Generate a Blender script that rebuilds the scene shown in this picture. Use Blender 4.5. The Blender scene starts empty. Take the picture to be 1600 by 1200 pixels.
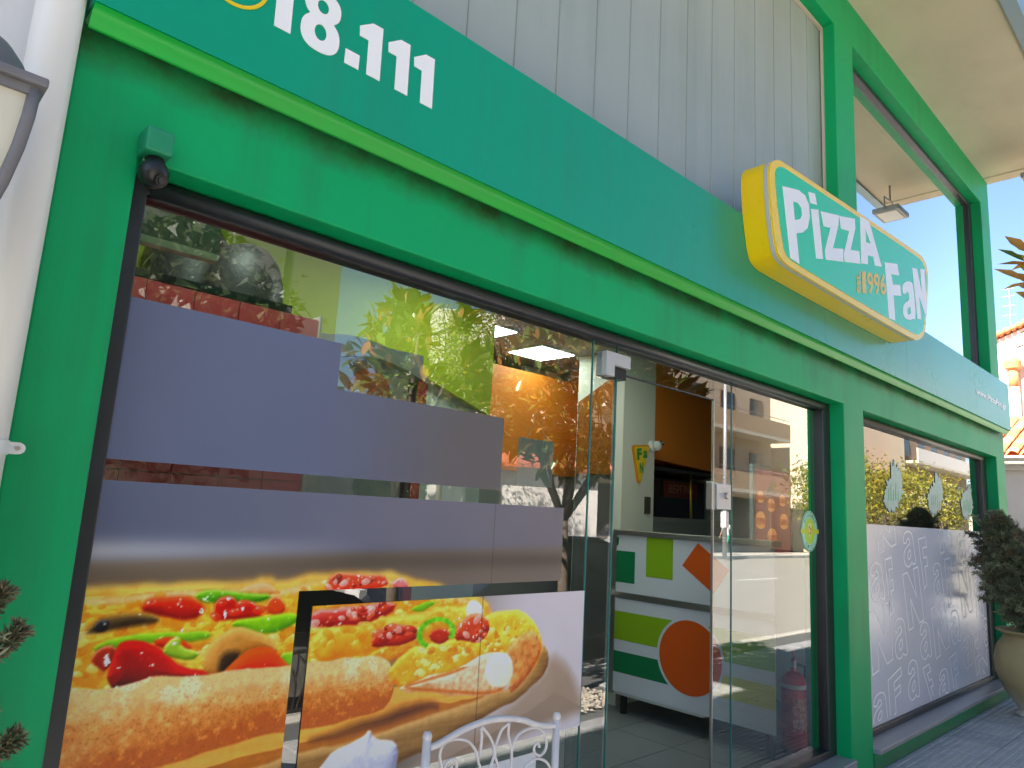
import bpy, math, random
import numpy as np
from mathutils import Vector, Matrix
from mathutils.geometry import tessellate_polygon
random.seed(7)
RND = np.random.RandomState(11)
SC = bpy.context.scene
COL = SC.collection

# ------------------------------------------------------------------ camera, sky, sun, exposure
cam = bpy.data.cameras.new('camera'); camo = bpy.data.objects.new('camera', cam); COL.objects.link(camo)
cam.sensor_width = 36.0; cam.lens = 36.0*1109/1600; cam.clip_start = 0.05; cam.clip_end = 3000
M3 = Matrix(((0.7193943, -0.1595582, -0.6760274), (-0.6923607, -0.0865991, -0.7163360), (0.0557539, 0.9833828, -0.1727707)))
camo.matrix_world = Matrix.Translation((0, -1.946, 1.6)) @ M3.to_4x4()
SC.camera = camo
SUN = Vector((-0.74, 0.13, 0.66)).normalized()          # direction towards the sun
world = bpy.data.worlds.new('World'); SC.world = world; world.use_nodes = True
wn = world.node_tree; wn.nodes.clear()
wo = wn.nodes.new('ShaderNodeOutputWorld'); wb = wn.nodes.new('ShaderNodeBackground'); ws = wn.nodes.new('ShaderNodeTexSky')
ws.sky_type = 'NISHITA'; ws.sun_disc = False; ws.sun_elevation = math.asin(SUN.z); ws.sun_rotation = math.atan2(SUN.x, SUN.y)
ws.air_density = 1.0; ws.dust_density = 0.3; ws.ozone_density = 2.5
wb.inputs['Strength'].default_value = 0.05
wn.links.new(ws.outputs[0], wb.inputs[0]); wn.links.new(wb.outputs[0], wo.inputs[0])
sl = bpy.data.lights.new('sun', 'SUN'); sl.energy = 5.0; sl.angle = math.radians(0.53); sl.color = (1.0, 0.93, 0.82)
so = bpy.data.objects.new('sun', sl); COL.objects.link(so); so.rotation_euler = SUN.to_track_quat('Z', 'Y').to_euler(); so.location = (-20, 6, 25)
SC.view_settings.view_transform = 'Standard'; SC.view_settings.look = 'None'; SC.view_settings.gamma = 1.0
SC.view_settings.use_curve_mapping = False
SC.view_settings.exposure = 2.6
SC.render.engine = 'CYCLES'
SC.cycles.use_denoising = True
try: SC.cycles.denoiser = 'OPENIMAGEDENOISE'
except Exception: pass
SC.cycles.max_bounces = 8; SC.cycles.diffuse_bounces = 4; SC.cycles.glossy_bounces = 4; SC.cycles.transparent_max_bounces = 14
SC.cycles.transmission_bounces = 4; SC.cycles.sample_clamp_indirect = 6.0; SC.cycles.caustics_reflective = False; SC.cycles.caustics_refractive = False

# ------------------------------------------------------------------ materials
def lin(c):
    return tuple((v/12.92 if v <= 0.04045 else ((v+0.055)/1.055)**2.4) for v in c)
def s255(r, g, b): return lin((r/255, g/255, b/255))
MATS = {}
def mat(name, col, rough=0.5, var=0.0, vscale=6.0, bump=0.0, bscale=60.0, metal=0.0, spec=0.5, emit=None, estr=1.0, coat=0.0, col2=None, attr=None, detail=5.0, stretch=None):
    """principled material; var = brightness variation by noise, col2 = second colour mixed in by noise, attr = colour attribute"""
    if name in MATS: return MATS[name]
    m = bpy.data.materials.new(name); m.use_nodes = True; nt = m.node_tree; N = nt.nodes; L = nt.links
    b = N['Principled BSDF']; b.inputs['Roughness'].default_value = rough; b.inputs['Metallic'].default_value = metal
    b.inputs['Specular IOR Level'].default_value = spec; b.inputs['Coat Weight'].default_value = coat
    b.inputs['Base Color'].default_value = (*col, 1)
    tc = N.new('ShaderNodeTexCoord'); src = tc.outputs['Object']
    if stretch:
        mp = N.new('ShaderNodeMapping'); mp.inputs['Scale'].default_value = stretch; L.new(src, mp.inputs[0]); src = mp.outputs[0]
    out = None
    if attr:
        a = N.new('ShaderNodeAttribute'); a.attribute_name = attr; out = a.outputs['Color']
    if var or col2:
        nz = N.new('ShaderNodeTexNoise'); nz.inputs['Scale'].default_value = vscale; nz.inputs['Detail'].default_value = detail
        L.new(src, nz.inputs['Vector'])
        if col2:
            rp = N.new('ShaderNodeValToRGB'); rp.color_ramp.elements[0].position = 0.38; rp.color_ramp.elements[1].position = 0.64
            L.new(nz.outputs['Fac'], rp.inputs[0])
            mx = N.new('ShaderNodeMix'); mx.data_type = 'RGBA'; mx.inputs['A'].default_value = (*col, 1); mx.inputs['B'].default_value = (*col2, 1)
            if out: L.new(out, mx.inputs['A'])
            L.new(rp.outputs[0], mx.inputs['Factor']); out = mx.outputs['Result']
        if var:
            mr = N.new('ShaderNodeMapRange'); mr.inputs['From Min'].default_value = 0.25; mr.inputs['From Max'].default_value = 0.75
            mr.inputs['To Min'].default_value = 1-var; mr.inputs['To Max'].default_value = 1+var; L.new(nz.outputs['Fac'], mr.inputs[0])
            mu = N.new('ShaderNodeMix'); mu.data_type = 'RGBA'; mu.blend_type = 'MULTIPLY'; mu.inputs['Factor'].default_value = 1
            mu.inputs['A'].default_value = (*col, 1)
            if out: L.new(out, mu.inputs['A'])
            L.new(mr.outputs[0], mu.inputs['B']); out = mu.outputs['Result']
            rr = N.new('ShaderNodeMapRange'); rr.inputs['To Min'].default_value = max(0, rough-0.08); rr.inputs['To Max'].default_value = min(1, rough+0.08)
            L.new(nz.outputs['Fac'], rr.inputs[0]); L.new(rr.outputs[0], b.inputs['Roughness'])
    if out: L.new(out, b.inputs['Base Color'])
    if bump:
        n2 = N.new('ShaderNodeTexNoise'); n2.inputs['Scale'].default_value = bscale; n2.inputs['Detail'].default_value = 4; L.new(src, n2.inputs['Vector'])
        bp = N.new('ShaderNodeBump'); bp.inputs['Strength'].default_value = bump; bp.inputs['Distance'].default_value = 0.01
        L.new(n2.outputs['Fac'], bp.inputs['Height']); L.new(bp.outputs[0], b.inputs['Normal'])
    if emit:
        b.inputs['Emission Color'].default_value = (*emit, 1); b.inputs['Emission Strength'].default_value = estr
    MATS[name] = m; return m

def grime_and_shade(m, z0, z1, col, amount=0.6, scale=9.0, axis=2, coords='Object', top=None):
    """mix ragged grime and painted shade into a material between two object-space levels"""
    nt = m.node_tree; N = nt.nodes; L = nt.links; b = N['Principled BSDF']
    lk = b.inputs['Base Color'].links
    tc = N.new('ShaderNodeTexCoord'); sx = N.new('ShaderNodeSeparateXYZ'); L.new(tc.outputs[coords], sx.inputs[0])
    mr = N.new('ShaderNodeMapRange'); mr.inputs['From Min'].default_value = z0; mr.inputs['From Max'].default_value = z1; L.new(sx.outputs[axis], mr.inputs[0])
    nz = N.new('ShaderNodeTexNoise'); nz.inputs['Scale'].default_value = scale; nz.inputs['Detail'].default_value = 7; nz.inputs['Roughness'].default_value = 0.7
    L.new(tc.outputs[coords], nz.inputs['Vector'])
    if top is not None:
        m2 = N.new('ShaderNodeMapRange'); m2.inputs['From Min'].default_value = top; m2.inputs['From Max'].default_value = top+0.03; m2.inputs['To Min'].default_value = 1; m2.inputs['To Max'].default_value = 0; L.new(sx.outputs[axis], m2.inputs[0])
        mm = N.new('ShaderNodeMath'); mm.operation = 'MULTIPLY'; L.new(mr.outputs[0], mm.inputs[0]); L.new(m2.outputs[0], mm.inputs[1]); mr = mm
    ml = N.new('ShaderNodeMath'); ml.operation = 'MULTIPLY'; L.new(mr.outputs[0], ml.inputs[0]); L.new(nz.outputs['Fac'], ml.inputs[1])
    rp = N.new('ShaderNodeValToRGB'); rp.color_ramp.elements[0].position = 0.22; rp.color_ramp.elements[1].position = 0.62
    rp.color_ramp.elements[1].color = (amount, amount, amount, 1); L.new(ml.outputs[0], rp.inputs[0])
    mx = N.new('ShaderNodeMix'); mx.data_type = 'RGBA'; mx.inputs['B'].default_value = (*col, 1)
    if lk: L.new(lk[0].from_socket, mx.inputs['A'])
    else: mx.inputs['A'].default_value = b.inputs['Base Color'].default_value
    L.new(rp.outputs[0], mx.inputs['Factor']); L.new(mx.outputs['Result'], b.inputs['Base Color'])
    return m

def streaks(m, col, amount=0.25, sx=9.0):
    """faint vertical rain streaks and dust on a painted face"""
    nt = m.node_tree; N = nt.nodes; L = nt.links; b = N['Principled BSDF']; lk = b.inputs['Base Color'].links
    tc = N.new('ShaderNodeTexCoord'); mp = N.new('ShaderNodeMapping'); mp.inputs['Scale'].default_value = (sx, sx, 0.5); L.new(tc.outputs['Object'], mp.inputs[0])
    nz = N.new('ShaderNodeTexNoise'); nz.inputs['Scale'].default_value = 1.0; nz.inputs['Detail'].default_value = 6; nz.inputs['Roughness'].default_value = 0.65; L.new(mp.outputs[0], nz.inputs['Vector'])
    n2 = N.new('ShaderNodeTexNoise'); n2.inputs['Scale'].default_value = 1.3; n2.inputs['Detail'].default_value = 5; L.new(tc.outputs['Object'], n2.inputs['Vector'])
    ml = N.new('ShaderNodeMath'); ml.operation = 'MULTIPLY'; L.new(nz.outputs['Fac'], ml.inputs[0]); L.new(n2.outputs['Fac'], ml.inputs[1])
    rp = N.new('ShaderNodeValToRGB'); rp.color_ramp.elements[0].position = 0.24; rp.color_ramp.elements[1].position = 0.42; rp.color_ramp.elements[1].color = (amount, amount, amount, 1); L.new(ml.outputs[0], rp.inputs[0])
    mx = N.new('ShaderNodeMix'); mx.data_type = 'RGBA'; mx.inputs['B'].default_value = (*col, 1)
    if lk: L.new(lk[0].from_socket, mx.inputs['A'])
    else: mx.inputs['A'].default_value = b.inputs['Base Color'].default_value
    L.new(rp.outputs[0], mx.inputs['Factor']); L.new(mx.outputs['Result'], b.inputs['Base Color']); return m

def glass(name, tint=(0.93, 0.97, 0.95), ior=1.52, gain=1.7, base=0.0):
    """thin pane: what is behind it shows through, what is before it mirrors in it by Fresnel"""
    m = bpy.data.materials.new(name); m.use_nodes = True; nt = m.node_tree; N = nt.nodes; L = nt.links; N.clear()
    o = N.new('ShaderNodeOutputMaterial'); t = N.new('ShaderNodeBsdfTransparent'); t.inputs[0].default_value = (*tint, 1)
    gl = N.new('ShaderNodeBsdfGlossy'); gl.inputs['Roughness'].default_value = 0.0; gl.inputs[0].default_value = (1, 1, 1, 1)
    fr = N.new('ShaderNodeFresnel'); fr.inputs[0].default_value = ior
    ma = N.new('ShaderNodeMath'); ma.operation = 'MULTIPLY_ADD'; ma.use_clamp = True; ma.inputs[1].default_value = gain; ma.inputs[2].default_value = base
    L.new(fr.outputs[0], ma.inputs[0])
    mx = N.new('ShaderNodeMixShader'); L.new(ma.outputs[0], mx.inputs[0]); L.new(t.outputs[0], mx.inputs[1]); L.new(gl.outputs[0], mx.inputs[2])
    L.new(mx.outputs[0], o.inputs[0]); MATS[name] = m; return m

# ------------------------------------------------------------------ mesh helpers
class MB:
    def __init__(s): s.v = []; s.f = []
    def add(s, vs, fs):
        n = len(s.v); s.v += [tuple(p) for p in vs]; s.f += [tuple(i+n for i in f) for f in fs]; return s
    def box(s, x0, x1, y0, y1, z0, z1):
        return s.add([(x0, y0, z0), (x1, y0, z0), (x1, y1, z0), (x0, y1, z0), (x0, y0, z1), (x1, y0, z1), (x1, y1, z1), (x0, y1, z1)],
                     [(0, 3, 2, 1), (4, 5, 6, 7), (0, 1, 5, 4), (1, 2, 6, 5), (2, 3, 7, 6), (3, 0, 4, 7)])
    def prism(s, pts, y0, y1, holes=(), caps=(True, True)):
        """outline in (x, z) pushed from y0 (front) to y1 (back)"""
        loops = [list(pts)] + [list(h) for h in holes]
        tri = tessellate_polygon([[Vector((p[0], p[1], 0)) for p in l] for l in loops])
        flat = [p for l in loops for p in l]; n = len(flat)
        vs = [(p[0], y0, p[1]) for p in flat] + [(p[0], y1, p[1]) for p in flat]; fs = []
        for t in tri:
            a, b, c = (flat[i] for i in t)
            ccw = (b[0]-a[0])*(c[1]-a[1])-(b[1]-a[1])*(c[0]-a[0]) > 0
            t1 = t if ccw else t[::-1]
            if caps[0]: fs.append(tuple(t1))
            if caps[1]: fs.append(tuple(i+n for i in t1[::-1]))
        k = 0
        for li, l in enumerate(loops):
            ar = sum(l[i][0]*l[(i+1) % len(l)][1]-l[(i+1) % len(l)][0]*l[i][1] for i in range(len(l)))
            fl = (ar > 0) == (li == 0)
            for i in range(len(l)):
                a, b = k+i, k+(i+1) % len(l)
                q = (a, a+n, b+n, b)
                fs.append(q if fl else q[::-1])
            k += len(l)
        return s.add(vs, fs)
    def tube(s, path, r, n=8, cap=True):
        path = [Vector(p) for p in path]; rs = r if hasattr(r, '__len__') else [r]*len(path)
        prev = None; rings = []
        for i, p in enumerate(path):
            d = (path[min(i+1, len(path)-1)]-path[max(i-1, 0)])
            if d.length < 1e-9: d = Vector((0, 0, 1))
            d.normalize()
            if prev is None:
                u = d.orthogonal().normalized()
            else:
                u = prev - d*prev.dot(d)
                u = u.normalized() if u.length > 1e-6 else d.orthogonal().normalized()
            prev = u; w = d.cross(u)
            rings.append([p + (u*math.cos(2*math.pi*k/n)+w*math.sin(2*math.pi*k/n))*rs[i] for k in range(n)])
        vs = [q for rg in rings for q in rg]; fs = []
        for i in range(len(path)-1):
            for k in range(n):
                a = i*n+k; b = i*n+(k+1) % n
                fs.append((a, b, b+n, a+n))
        if cap:
            fs.append(tuple(range(n))[::-1]); fs.append(tuple((len(path)-1)*n+k for k in range(n)))
        return s.add(vs, fs)
    def lathe(s, prof, c=(0, 0, 0), n=24, a0=0.0, a1=2*math.pi):
        full = abs(a1-a0-2*math.pi) < 1e-6; m = n if full else n+1
        vs = []
        for k in range(m):
            a = a0+(a1-a0)*k/n
            for r, z in prof: vs.append((c[0]+r*math.cos(a), c[1]+r*math.sin(a), c[2]+z))
        fs = []; P = len(prof)
        for k in range(n):
            k2 = (k+1) % m
            for j in range(P-1):
                fs.append((k*P+j, k2*P+j, k2*P+j+1, k*P+j+1))
        return s.add(vs, fs)
    def build(s, name, m, parent=None, smooth=False, bevel=0.0, loc=None):
        me = bpy.data.meshes.new(name); me.from_pydata(s.v, [], s.f); me.update()
        return link(name, me, m, parent, smooth, bevel, loc)
def link(name, me, m, parent=None, smooth=False, bevel=0.0, loc=None):
    if m is not None and not me.materials: me.materials.append(m)
    o = bpy.data.objects.new(name, me); COL.objects.link(o)
    if smooth:
        me.polygons.foreach_set('use_smooth', [True]*len(me.polygons))
        if smooth == 'auto':
            try: me.set_sharp_from_angle(angle=math.radians(38))
            except Exception: pass
    if bevel:
        bv = o.modifiers.new('bevel', 'BEVEL'); bv.width = bevel; bv.segments = 2; bv.limit_method = 'ANGLE'
    if parent: o.parent = parent
    if loc: o.location = loc
    return o
def box(name, x0, x1, y0, y1, z0, z1, m, parent=None, bevel=0.0):
    c = ((x0+x1)/2, (y0+y1)/2, (z0+z1)/2)
    return MB().box(x0, x1, y0, y1, z0, z1).build(name, m, parent, bevel=bevel)
def tag(o, label=None, cat=None, group=None, kind=None):
    if label: o['label'] = label
    if cat: o['category'] = cat
    if group: o['group'] = group
    if kind: o['kind'] = kind
    return o
def thing(name, label, cat, group=None):
    o = bpy.data.objects.new(name, None); COL.objects.link(o); o.empty_display_size = 0.1
    return tag(o, label, cat, group)
def struct(name, o_or_mb, m=None):
    o = o_or_mb.build(name, m) if isinstance(o_or_mb, MB) else o_or_mb
    return tag(o, kind='structure')
def copy_part(o, parent, loc=None, rot=None):
    c = o.copy(); COL.objects.link(c); c.parent = parent
    if loc is not None: c.location = loc
    if rot is not None: c.rotation_euler = rot
    return c
def text_mesh(name, s, quad, y, m, parent, weight=0.0, mirror=False):
    """flat lettering fitted to a parallelogram: lower-left, lower-right, upper-left corners in (x, z)"""
    cu = bpy.data.curves.new('text', 'FONT'); cu.body = s; cu.offset = weight; cu.resolution_u = 4
    o = bpy.data.objects.new('text', cu); COL.objects.link(o); bpy.context.view_layer.update()
    dg = bpy.context.evaluated_depsgraph_get(); me = bpy.data.meshes.new_from_object(o.evaluated_get(dg)); bpy.data.objects.remove(o); bpy.data.curves.remove(cu)
    n = len(me.vertices); co = np.empty(n*3); me.vertices.foreach_get('co', co); co = co.reshape(-1, 3)
    mn = co.min(0); mx = co.max(0); t = (co-mn)/np.maximum(mx-mn, 1e-6)
    a, b, c = (np.array(q) for q in quad)
    p = a+t[:, :1]*(b-a)+t[:, 1:2]*(c-a)
    out = np.stack([p[:, 0], np.full(n, y), p[:, 1]], 1); me.vertices.foreach_set('co', out.ravel()); me.update()
    return link(name, me, m, parent)
TR={
'one0':[[0.717,3.063],[0.765,3.092],[0.772,2.928],[0.724,2.926]],
'one1':[[0.992,3.077],[1.039,3.111],[1.076,3.112],[1.08,2.927],[1.031,2.927],[1.027,3.043],[0.995,3.044]],
'one2':[[1.1,3.076],[1.144,3.109],[1.183,3.111],[1.188,2.928],[1.138,2.928],[1.135,3.044],[1.103,3.044]],
'one3':[[1.202,3.077],[1.249,3.11],[1.287,3.11],[1.291,2.927],[1.242,2.927],[1.239,3.044],[1.205,3.044]],
'dot':[[0.951,2.975],[1.001,2.976],[1.002,2.927],[0.952,2.928]],
'eight':[[0.801,2.956],[0.877,2.918],[0.927,3.007],[0.804,3.051],[0.922,3.09],[0.864,2.984],[0.844,2.983],[0.884,2.983],[0.864,3.009],[0.863,2.958],[0.857,3.074]],
'ring':[[0.613,2.929],[0.572,2.921],[0.657,2.971],[0.613,2.939]],
'sign_outer':[[3.437,3.538],[3.485,3.565],[3.535,3.58],[5.843,3.733],[5.979,3.719],[6.045,3.669],[6.06,3.578],[5.942,3.159],[5.871,3.071],[5.75,3.014],[5.618,2.993],[3.63,2.986],[3.522,3.002],[3.466,3.041],[3.413,3.257],[3.394,3.459],[3.408,3.507]],
'sign_inner':[[3.485,3.521],[3.534,3.542],[3.584,3.55],[5.819,3.692],[5.934,3.679],[5.999,3.629],[6.014,3.538],[5.895,3.161],[5.836,3.096],[5.728,3.05],[5.606,3.041],[3.671,3.024],[3.582,3.038],[3.543,3.074],[3.484,3.282],[3.454,3.453],[3.461,3.494]],
'P':[[3.537,3.429],[3.736,3.478],[3.822,3.476],[3.869,3.436],[3.879,3.363],[3.848,3.287],[3.782,3.237],[3.701,3.207],[3.733,3.036],[3.621,3.038]],
'Ph':[[3.665,3.384],[3.728,3.397],[3.771,3.382],[3.779,3.344],[3.752,3.307],[3.683,3.28]],
'i':[[3.897,3.42],[3.997,3.45],[4.051,3.158],[3.956,3.133]],
'idot':[[3.867,3.515],[3.955,3.537],[3.98,3.475],[3.889,3.454]],
'z1':[[4.034,3.452],[4.305,3.518],[4.293,3.454],[4.199,3.271],[4.356,3.313],[4.353,3.228],[4.091,3.166],[4.082,3.222],[4.169,3.392],[4.07,3.37]],
'z2':[[4.31,3.517],[4.559,3.581],[4.562,3.514],[4.475,3.343],[4.618,3.376],[4.635,3.295],[4.377,3.235],[4.367,3.287],[4.462,3.465],[4.33,3.439]],
'A':[[4.654,3.631],[4.811,3.648],[5.018,3.385],[4.893,3.357],[4.868,3.412],[4.767,3.394],[4.765,3.33],[4.649,3.302]],
'Ah':[[4.741,3.572],[4.828,3.494],[4.742,3.476]],
'F':[[5.082,3.435],[5.337,3.497],[5.366,3.417],[5.199,3.381],[5.224,3.311],[5.379,3.349],[5.394,3.27],[5.233,3.235],[5.247,3.053],[5.123,3.039],[5.108,3.212]],
'a':[[5.424,3.349],[5.47,3.39],[5.545,3.422],[5.629,3.438],[5.672,3.423],[5.702,3.166],[5.616,3.15],[5.593,3.137],[5.491,3.115],[5.429,3.126],[5.414,3.172],[5.448,3.226],[5.567,3.28],[5.566,3.328],[5.531,3.339],[5.478,3.303],[5.428,3.3]],
'ah':[[5.511,3.201],[5.584,3.241],[5.592,3.189],[5.538,3.16],[5.511,3.17]],
'N':[[5.663,3.561],[5.774,3.583],[5.866,3.405],[5.854,3.606],[5.955,3.63],[5.979,3.286],[5.923,3.253],[5.793,3.373],[5.823,3.193],[5.737,3.178]],
'est':[[4.542,3.073],[4.614,3.091],[4.552,3.219],[4.625,3.239]],
'n1996':[[4.653,3.101],[5.084,3.196],[4.651,3.25],[5.067,3.347]],
'www':[[8.003,2.96],[9.176,2.943],[7.998,3.028],[9.172,3.019]],
'film':[["a",5.762,1.061,6.03,1.08,5.722,1.34],["F",6.14,0.943,6.283,0.963,6.053,1.369],["a",6.493,1.302,6.775,1.336,6.45,1.583],["F",6.961,1.12,7.153,1.141,6.855,1.536],["N",5.927,1.418,6.316,1.492,5.889,1.634],["N",6.537,0.807,6.916,0.867,6.437,1.247],["a",7.226,1.034,7.493,1.055,7.192,1.323],["F",7.633,0.935,7.834,0.954,7.554,1.357],["N",7.455,1.415,7.823,1.473,7.408,1.634],["a",8.025,1.293,8.284,1.33,7.98,1.585],["F",8.517,1.129,8.693,1.149,8.378,1.507],["N",5.731,0.552,6.153,0.622,5.693,0.981],["a",6.212,0.608,6.49,0.63,6.182,0.905],["a",6.807,0.546,7.087,0.562,6.776,0.841],["N",7.197,0.52,7.588,0.593,7.113,0.944],["N",8.063,0.809,8.402,0.866,7.98,1.234],["a",7.672,0.595,7.958,0.618,7.638,0.888],["a",8.537,0.776,8.794,0.792,8.485,1.088],["F",6.063,0.188,6.349,0.254,6.034,0.48],["a",6.472,0.269,6.74,0.282,6.458,0.568],["F",7.042,0.175,7.2,0.196,6.836,0.479],["a",5.719,0.168,6.006,0.196,5.706,0.401],["a",7.245,0.182,7.525,0.216,7.232,0.402],["F",7.678,0.179,7.883,0.209,7.571,0.493],["a",8.025,0.344,8.301,0.363,7.996,0.635],["F",8.427,0.251,8.624,0.269,8.298,0.641],["a",8.752,0.492,8.941,0.497,8.731,0.764],["N",8.55,0.107,8.933,0.205,8.529,0.37]],
'pz_pizza':[[0.475,1.32],[0.605,1.322],[0.715,1.331],[0.835,1.33],[0.947,1.33],[0.985,1.344],[1.028,1.32],[1.196,1.347],[1.313,1.349],[1.493,1.333],[1.564,1.31],[1.696,1.283],[1.837,1.254],[1.896,1.212],[1.888,1.142],[1.712,1.111],[1.49,1.098],[1.343,1.072],[1.251,1.062],[1.142,1.052],[0.962,1.055],[0.732,1.078],[0.497,1.071]],
'pz_crust':[[0.456,1.079],[0.524,1.089],[0.593,1.088],[0.698,1.094],[0.866,1.091],[1.055,1.091],[1.202,1.094],[1.341,1.092],[1.441,1.074],[1.484,1.037],[1.483,0.966],[1.444,0.931],[1.267,0.918],[1.017,0.917],[0.789,0.895],[0.651,0.881],[0.49,0.842]],
'pz_board':[[0.499,0.785],[0.491,0.84],[0.681,0.878],[1.019,0.901],[1.158,0.898],[1.453,0.914],[1.493,0.944],[1.494,0.983],[1.727,0.941],[1.931,0.904],[1.518,0.854],[1.159,0.835],[0.85,0.81]],
'pz_boardside':[[0.85,0.81],[1.159,0.835],[1.518,0.854],[1.931,0.904],[2.047,0.917],[2.167,0.975],[2.202,1.067],[2.242,1.029],[2.239,0.967],[2.168,0.909],[2.048,0.863],[1.859,0.818],[1.557,0.749],[1.335,0.709],[1.05,0.65]],
'pz_boardshade':[[1.227,0.878],[1.453,0.91],[1.561,0.925],[1.717,0.897],[1.564,0.887],[1.364,0.874],[1.185,0.866]],
'pz_shadowB':[[1.956,0.803],[2.085,0.872],[2.225,0.944],[2.257,1.027],[2.36,0.967],[2.418,0.871],[2.494,0.784],[2.495,0.771],[2.353,0.767],[2.13,0.741],[1.93,0.718],[1.587,0.657],[1.482,0.679],[1.743,0.772]],
'pz_slice':[[1.474,1.054],[1.598,1.105],[1.772,1.11],[1.856,1.144],[1.885,1.189],[2.025,1.197],[2.116,1.17],[2.176,1.109],[2.191,1.053],[2.166,0.987],[2.072,0.949],[1.985,1.053],[1.87,1.059],[1.765,1.015],[1.607,1.002],[1.495,1.003]],
'pz_cut':[[1.497,0.982],[1.608,0.998],[1.78,1.014],[1.886,1.057],[1.985,1.053],[2.015,0.979],[2.006,0.915],[1.914,0.908],[1.727,0.941]],
'pz_slicecrust':[[1.995,1.056],[2.085,1.111],[2.157,1.123],[2.191,1.058],[2.177,0.998],[2.088,0.928],[2.031,0.907],[2.042,0.988]],
'pz_ball':[[1.899,0.974],[1.905,1.023],[1.942,1.052],[1.992,1.052],[2.035,1.024],[2.046,0.981],[2.022,0.936],[1.979,0.923],[1.928,0.936]],
'pz_ball2':[[1.787,1.218],[1.797,1.247],[1.828,1.255],[1.864,1.237],[1.88,1.201],[1.853,1.186],[1.805,1.191]],
'pz_cheeseB':[[1.165,1.194],[1.329,1.202],[1.531,1.221],[1.7,1.238],[1.839,1.238],[1.883,1.205],[1.844,1.168],[1.679,1.146],[1.487,1.129],[1.34,1.102],[1.175,1.108]],
'pz_r1':[[0.605,1.108],[0.605,1.192],[0.634,1.202],[0.685,1.193],[0.735,1.158],[0.784,1.121],[0.85,1.108],[0.858,1.095],[0.793,1.091],[0.717,1.074],[0.66,1.089]],
'pz_r1b':[[0.557,1.165],[0.564,1.186],[0.59,1.193],[0.604,1.18],[0.597,1.14],[0.569,1.152]],
'pz_r1c':[[0.688,1.194],[0.735,1.207],[0.774,1.197],[0.8,1.172],[0.753,1.169]],
'pz_r2':[[0.889,1.092],[0.938,1.131],[0.978,1.161],[1.027,1.159],[1.072,1.122],[1.11,1.094],[1.056,1.084],[0.979,1.076]],
'pz_r3':[[0.656,1.279],[0.677,1.306],[0.72,1.314],[0.785,1.308],[0.823,1.286],[0.813,1.259],[0.758,1.255],[0.699,1.266]],
'pz_r4':[[0.846,1.25],[0.861,1.301],[0.902,1.31],[0.926,1.282],[0.951,1.296],[0.982,1.267],[0.986,1.238],[0.901,1.241]],
'pz_r4b':[[0.995,1.261],[1.011,1.295],[1.034,1.301],[1.065,1.266],[1.041,1.242]],
'pz_r5':[[1.189,1.314],[1.208,1.363],[1.276,1.364],[1.337,1.354],[1.412,1.355],[1.442,1.314],[1.317,1.314]],
'pz_r5b':[[1.448,1.314],[1.487,1.344],[1.516,1.318],[1.502,1.303]],
'pz_r6':[[1.159,1.208],[1.162,1.252],[1.252,1.257],[1.371,1.263],[1.474,1.262],[1.457,1.225],[1.353,1.201],[1.258,1.205]],
'pz_r7':[[1.386,1.12],[1.391,1.148],[1.438,1.181],[1.486,1.192],[1.549,1.177],[1.579,1.149],[1.541,1.123],[1.475,1.12]],
'pz_r8':[[1.732,1.118],[1.742,1.168],[1.794,1.203],[1.864,1.202],[1.906,1.171],[1.896,1.125],[1.85,1.104],[1.786,1.12]],
'pz_r9':[[1.616,1.151],[1.677,1.168],[1.724,1.138],[1.682,1.113],[1.638,1.123]],
'pz_g1':[[0.798,1.314],[0.836,1.327],[0.949,1.317],[1.02,1.304],[0.972,1.286],[0.876,1.294],[0.819,1.293]],
'pz_g2':[[0.9,1.226],[0.962,1.239],[1.057,1.246],[1.12,1.241],[1.107,1.212],[1.013,1.194],[0.924,1.21]],
'pz_g3':[[0.552,1.192],[0.591,1.209],[0.681,1.218],[0.797,1.221],[0.85,1.215],[0.835,1.197],[0.7,1.198],[0.608,1.189],[0.562,1.183]],
'pz_g4':[[0.72,1.172],[0.745,1.205],[0.762,1.203],[0.768,1.178],[0.818,1.163],[0.8,1.145],[0.751,1.154]],
'pz_g6':[[1.058,1.138],[1.122,1.136],[1.17,1.109],[1.16,1.087],[1.105,1.1]],
'pz_g7':[[1.529,1.242],[1.616,1.26],[1.64,1.25],[1.558,1.232]],
'pz_mush':[[0.838,1.114],[0.831,1.145],[0.847,1.183],[0.891,1.209],[0.946,1.212],[1.003,1.193],[1.043,1.161],[1.053,1.142],[1.017,1.156],[0.977,1.163],[0.93,1.132],[0.892,1.098],[0.861,1.1]],
'pz_gill':[[0.877,1.117],[0.884,1.143],[0.913,1.151],[0.94,1.145],[0.901,1.101],[0.882,1.106]],
'pz_olive':[[0.529,1.232],[0.554,1.258],[0.613,1.266],[0.683,1.266],[0.709,1.252],[0.688,1.242],[0.602,1.236],[0.559,1.227]],
'pz_oliveb':[[0.545,1.24],[0.555,1.255],[0.573,1.251],[0.572,1.232],[0.555,1.23]],
'pz_cream':[[1.2,0.737],[1.243,0.792],[1.277,0.828],[1.34,0.84],[1.386,0.848],[1.408,0.869],[1.431,0.84],[1.488,0.819],[1.527,0.784],[1.522,0.739],[1.484,0.659]],
'pz_lump':[[0.918,1.319],[0.946,1.339],[0.985,1.344],[1.023,1.324],[1.029,1.309],[0.96,1.308]],
'pz_ring':[[1.655,1.159],[1.744,1.153],[1.65,1.207],[1.659,1.111]],
'band':[[0.541,1.46],[1.163,1.441],[0.547,1.412],[0.826,1.401],[0.559,1.332],[2.264,1.517],[1.394,1.533]],
}
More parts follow.
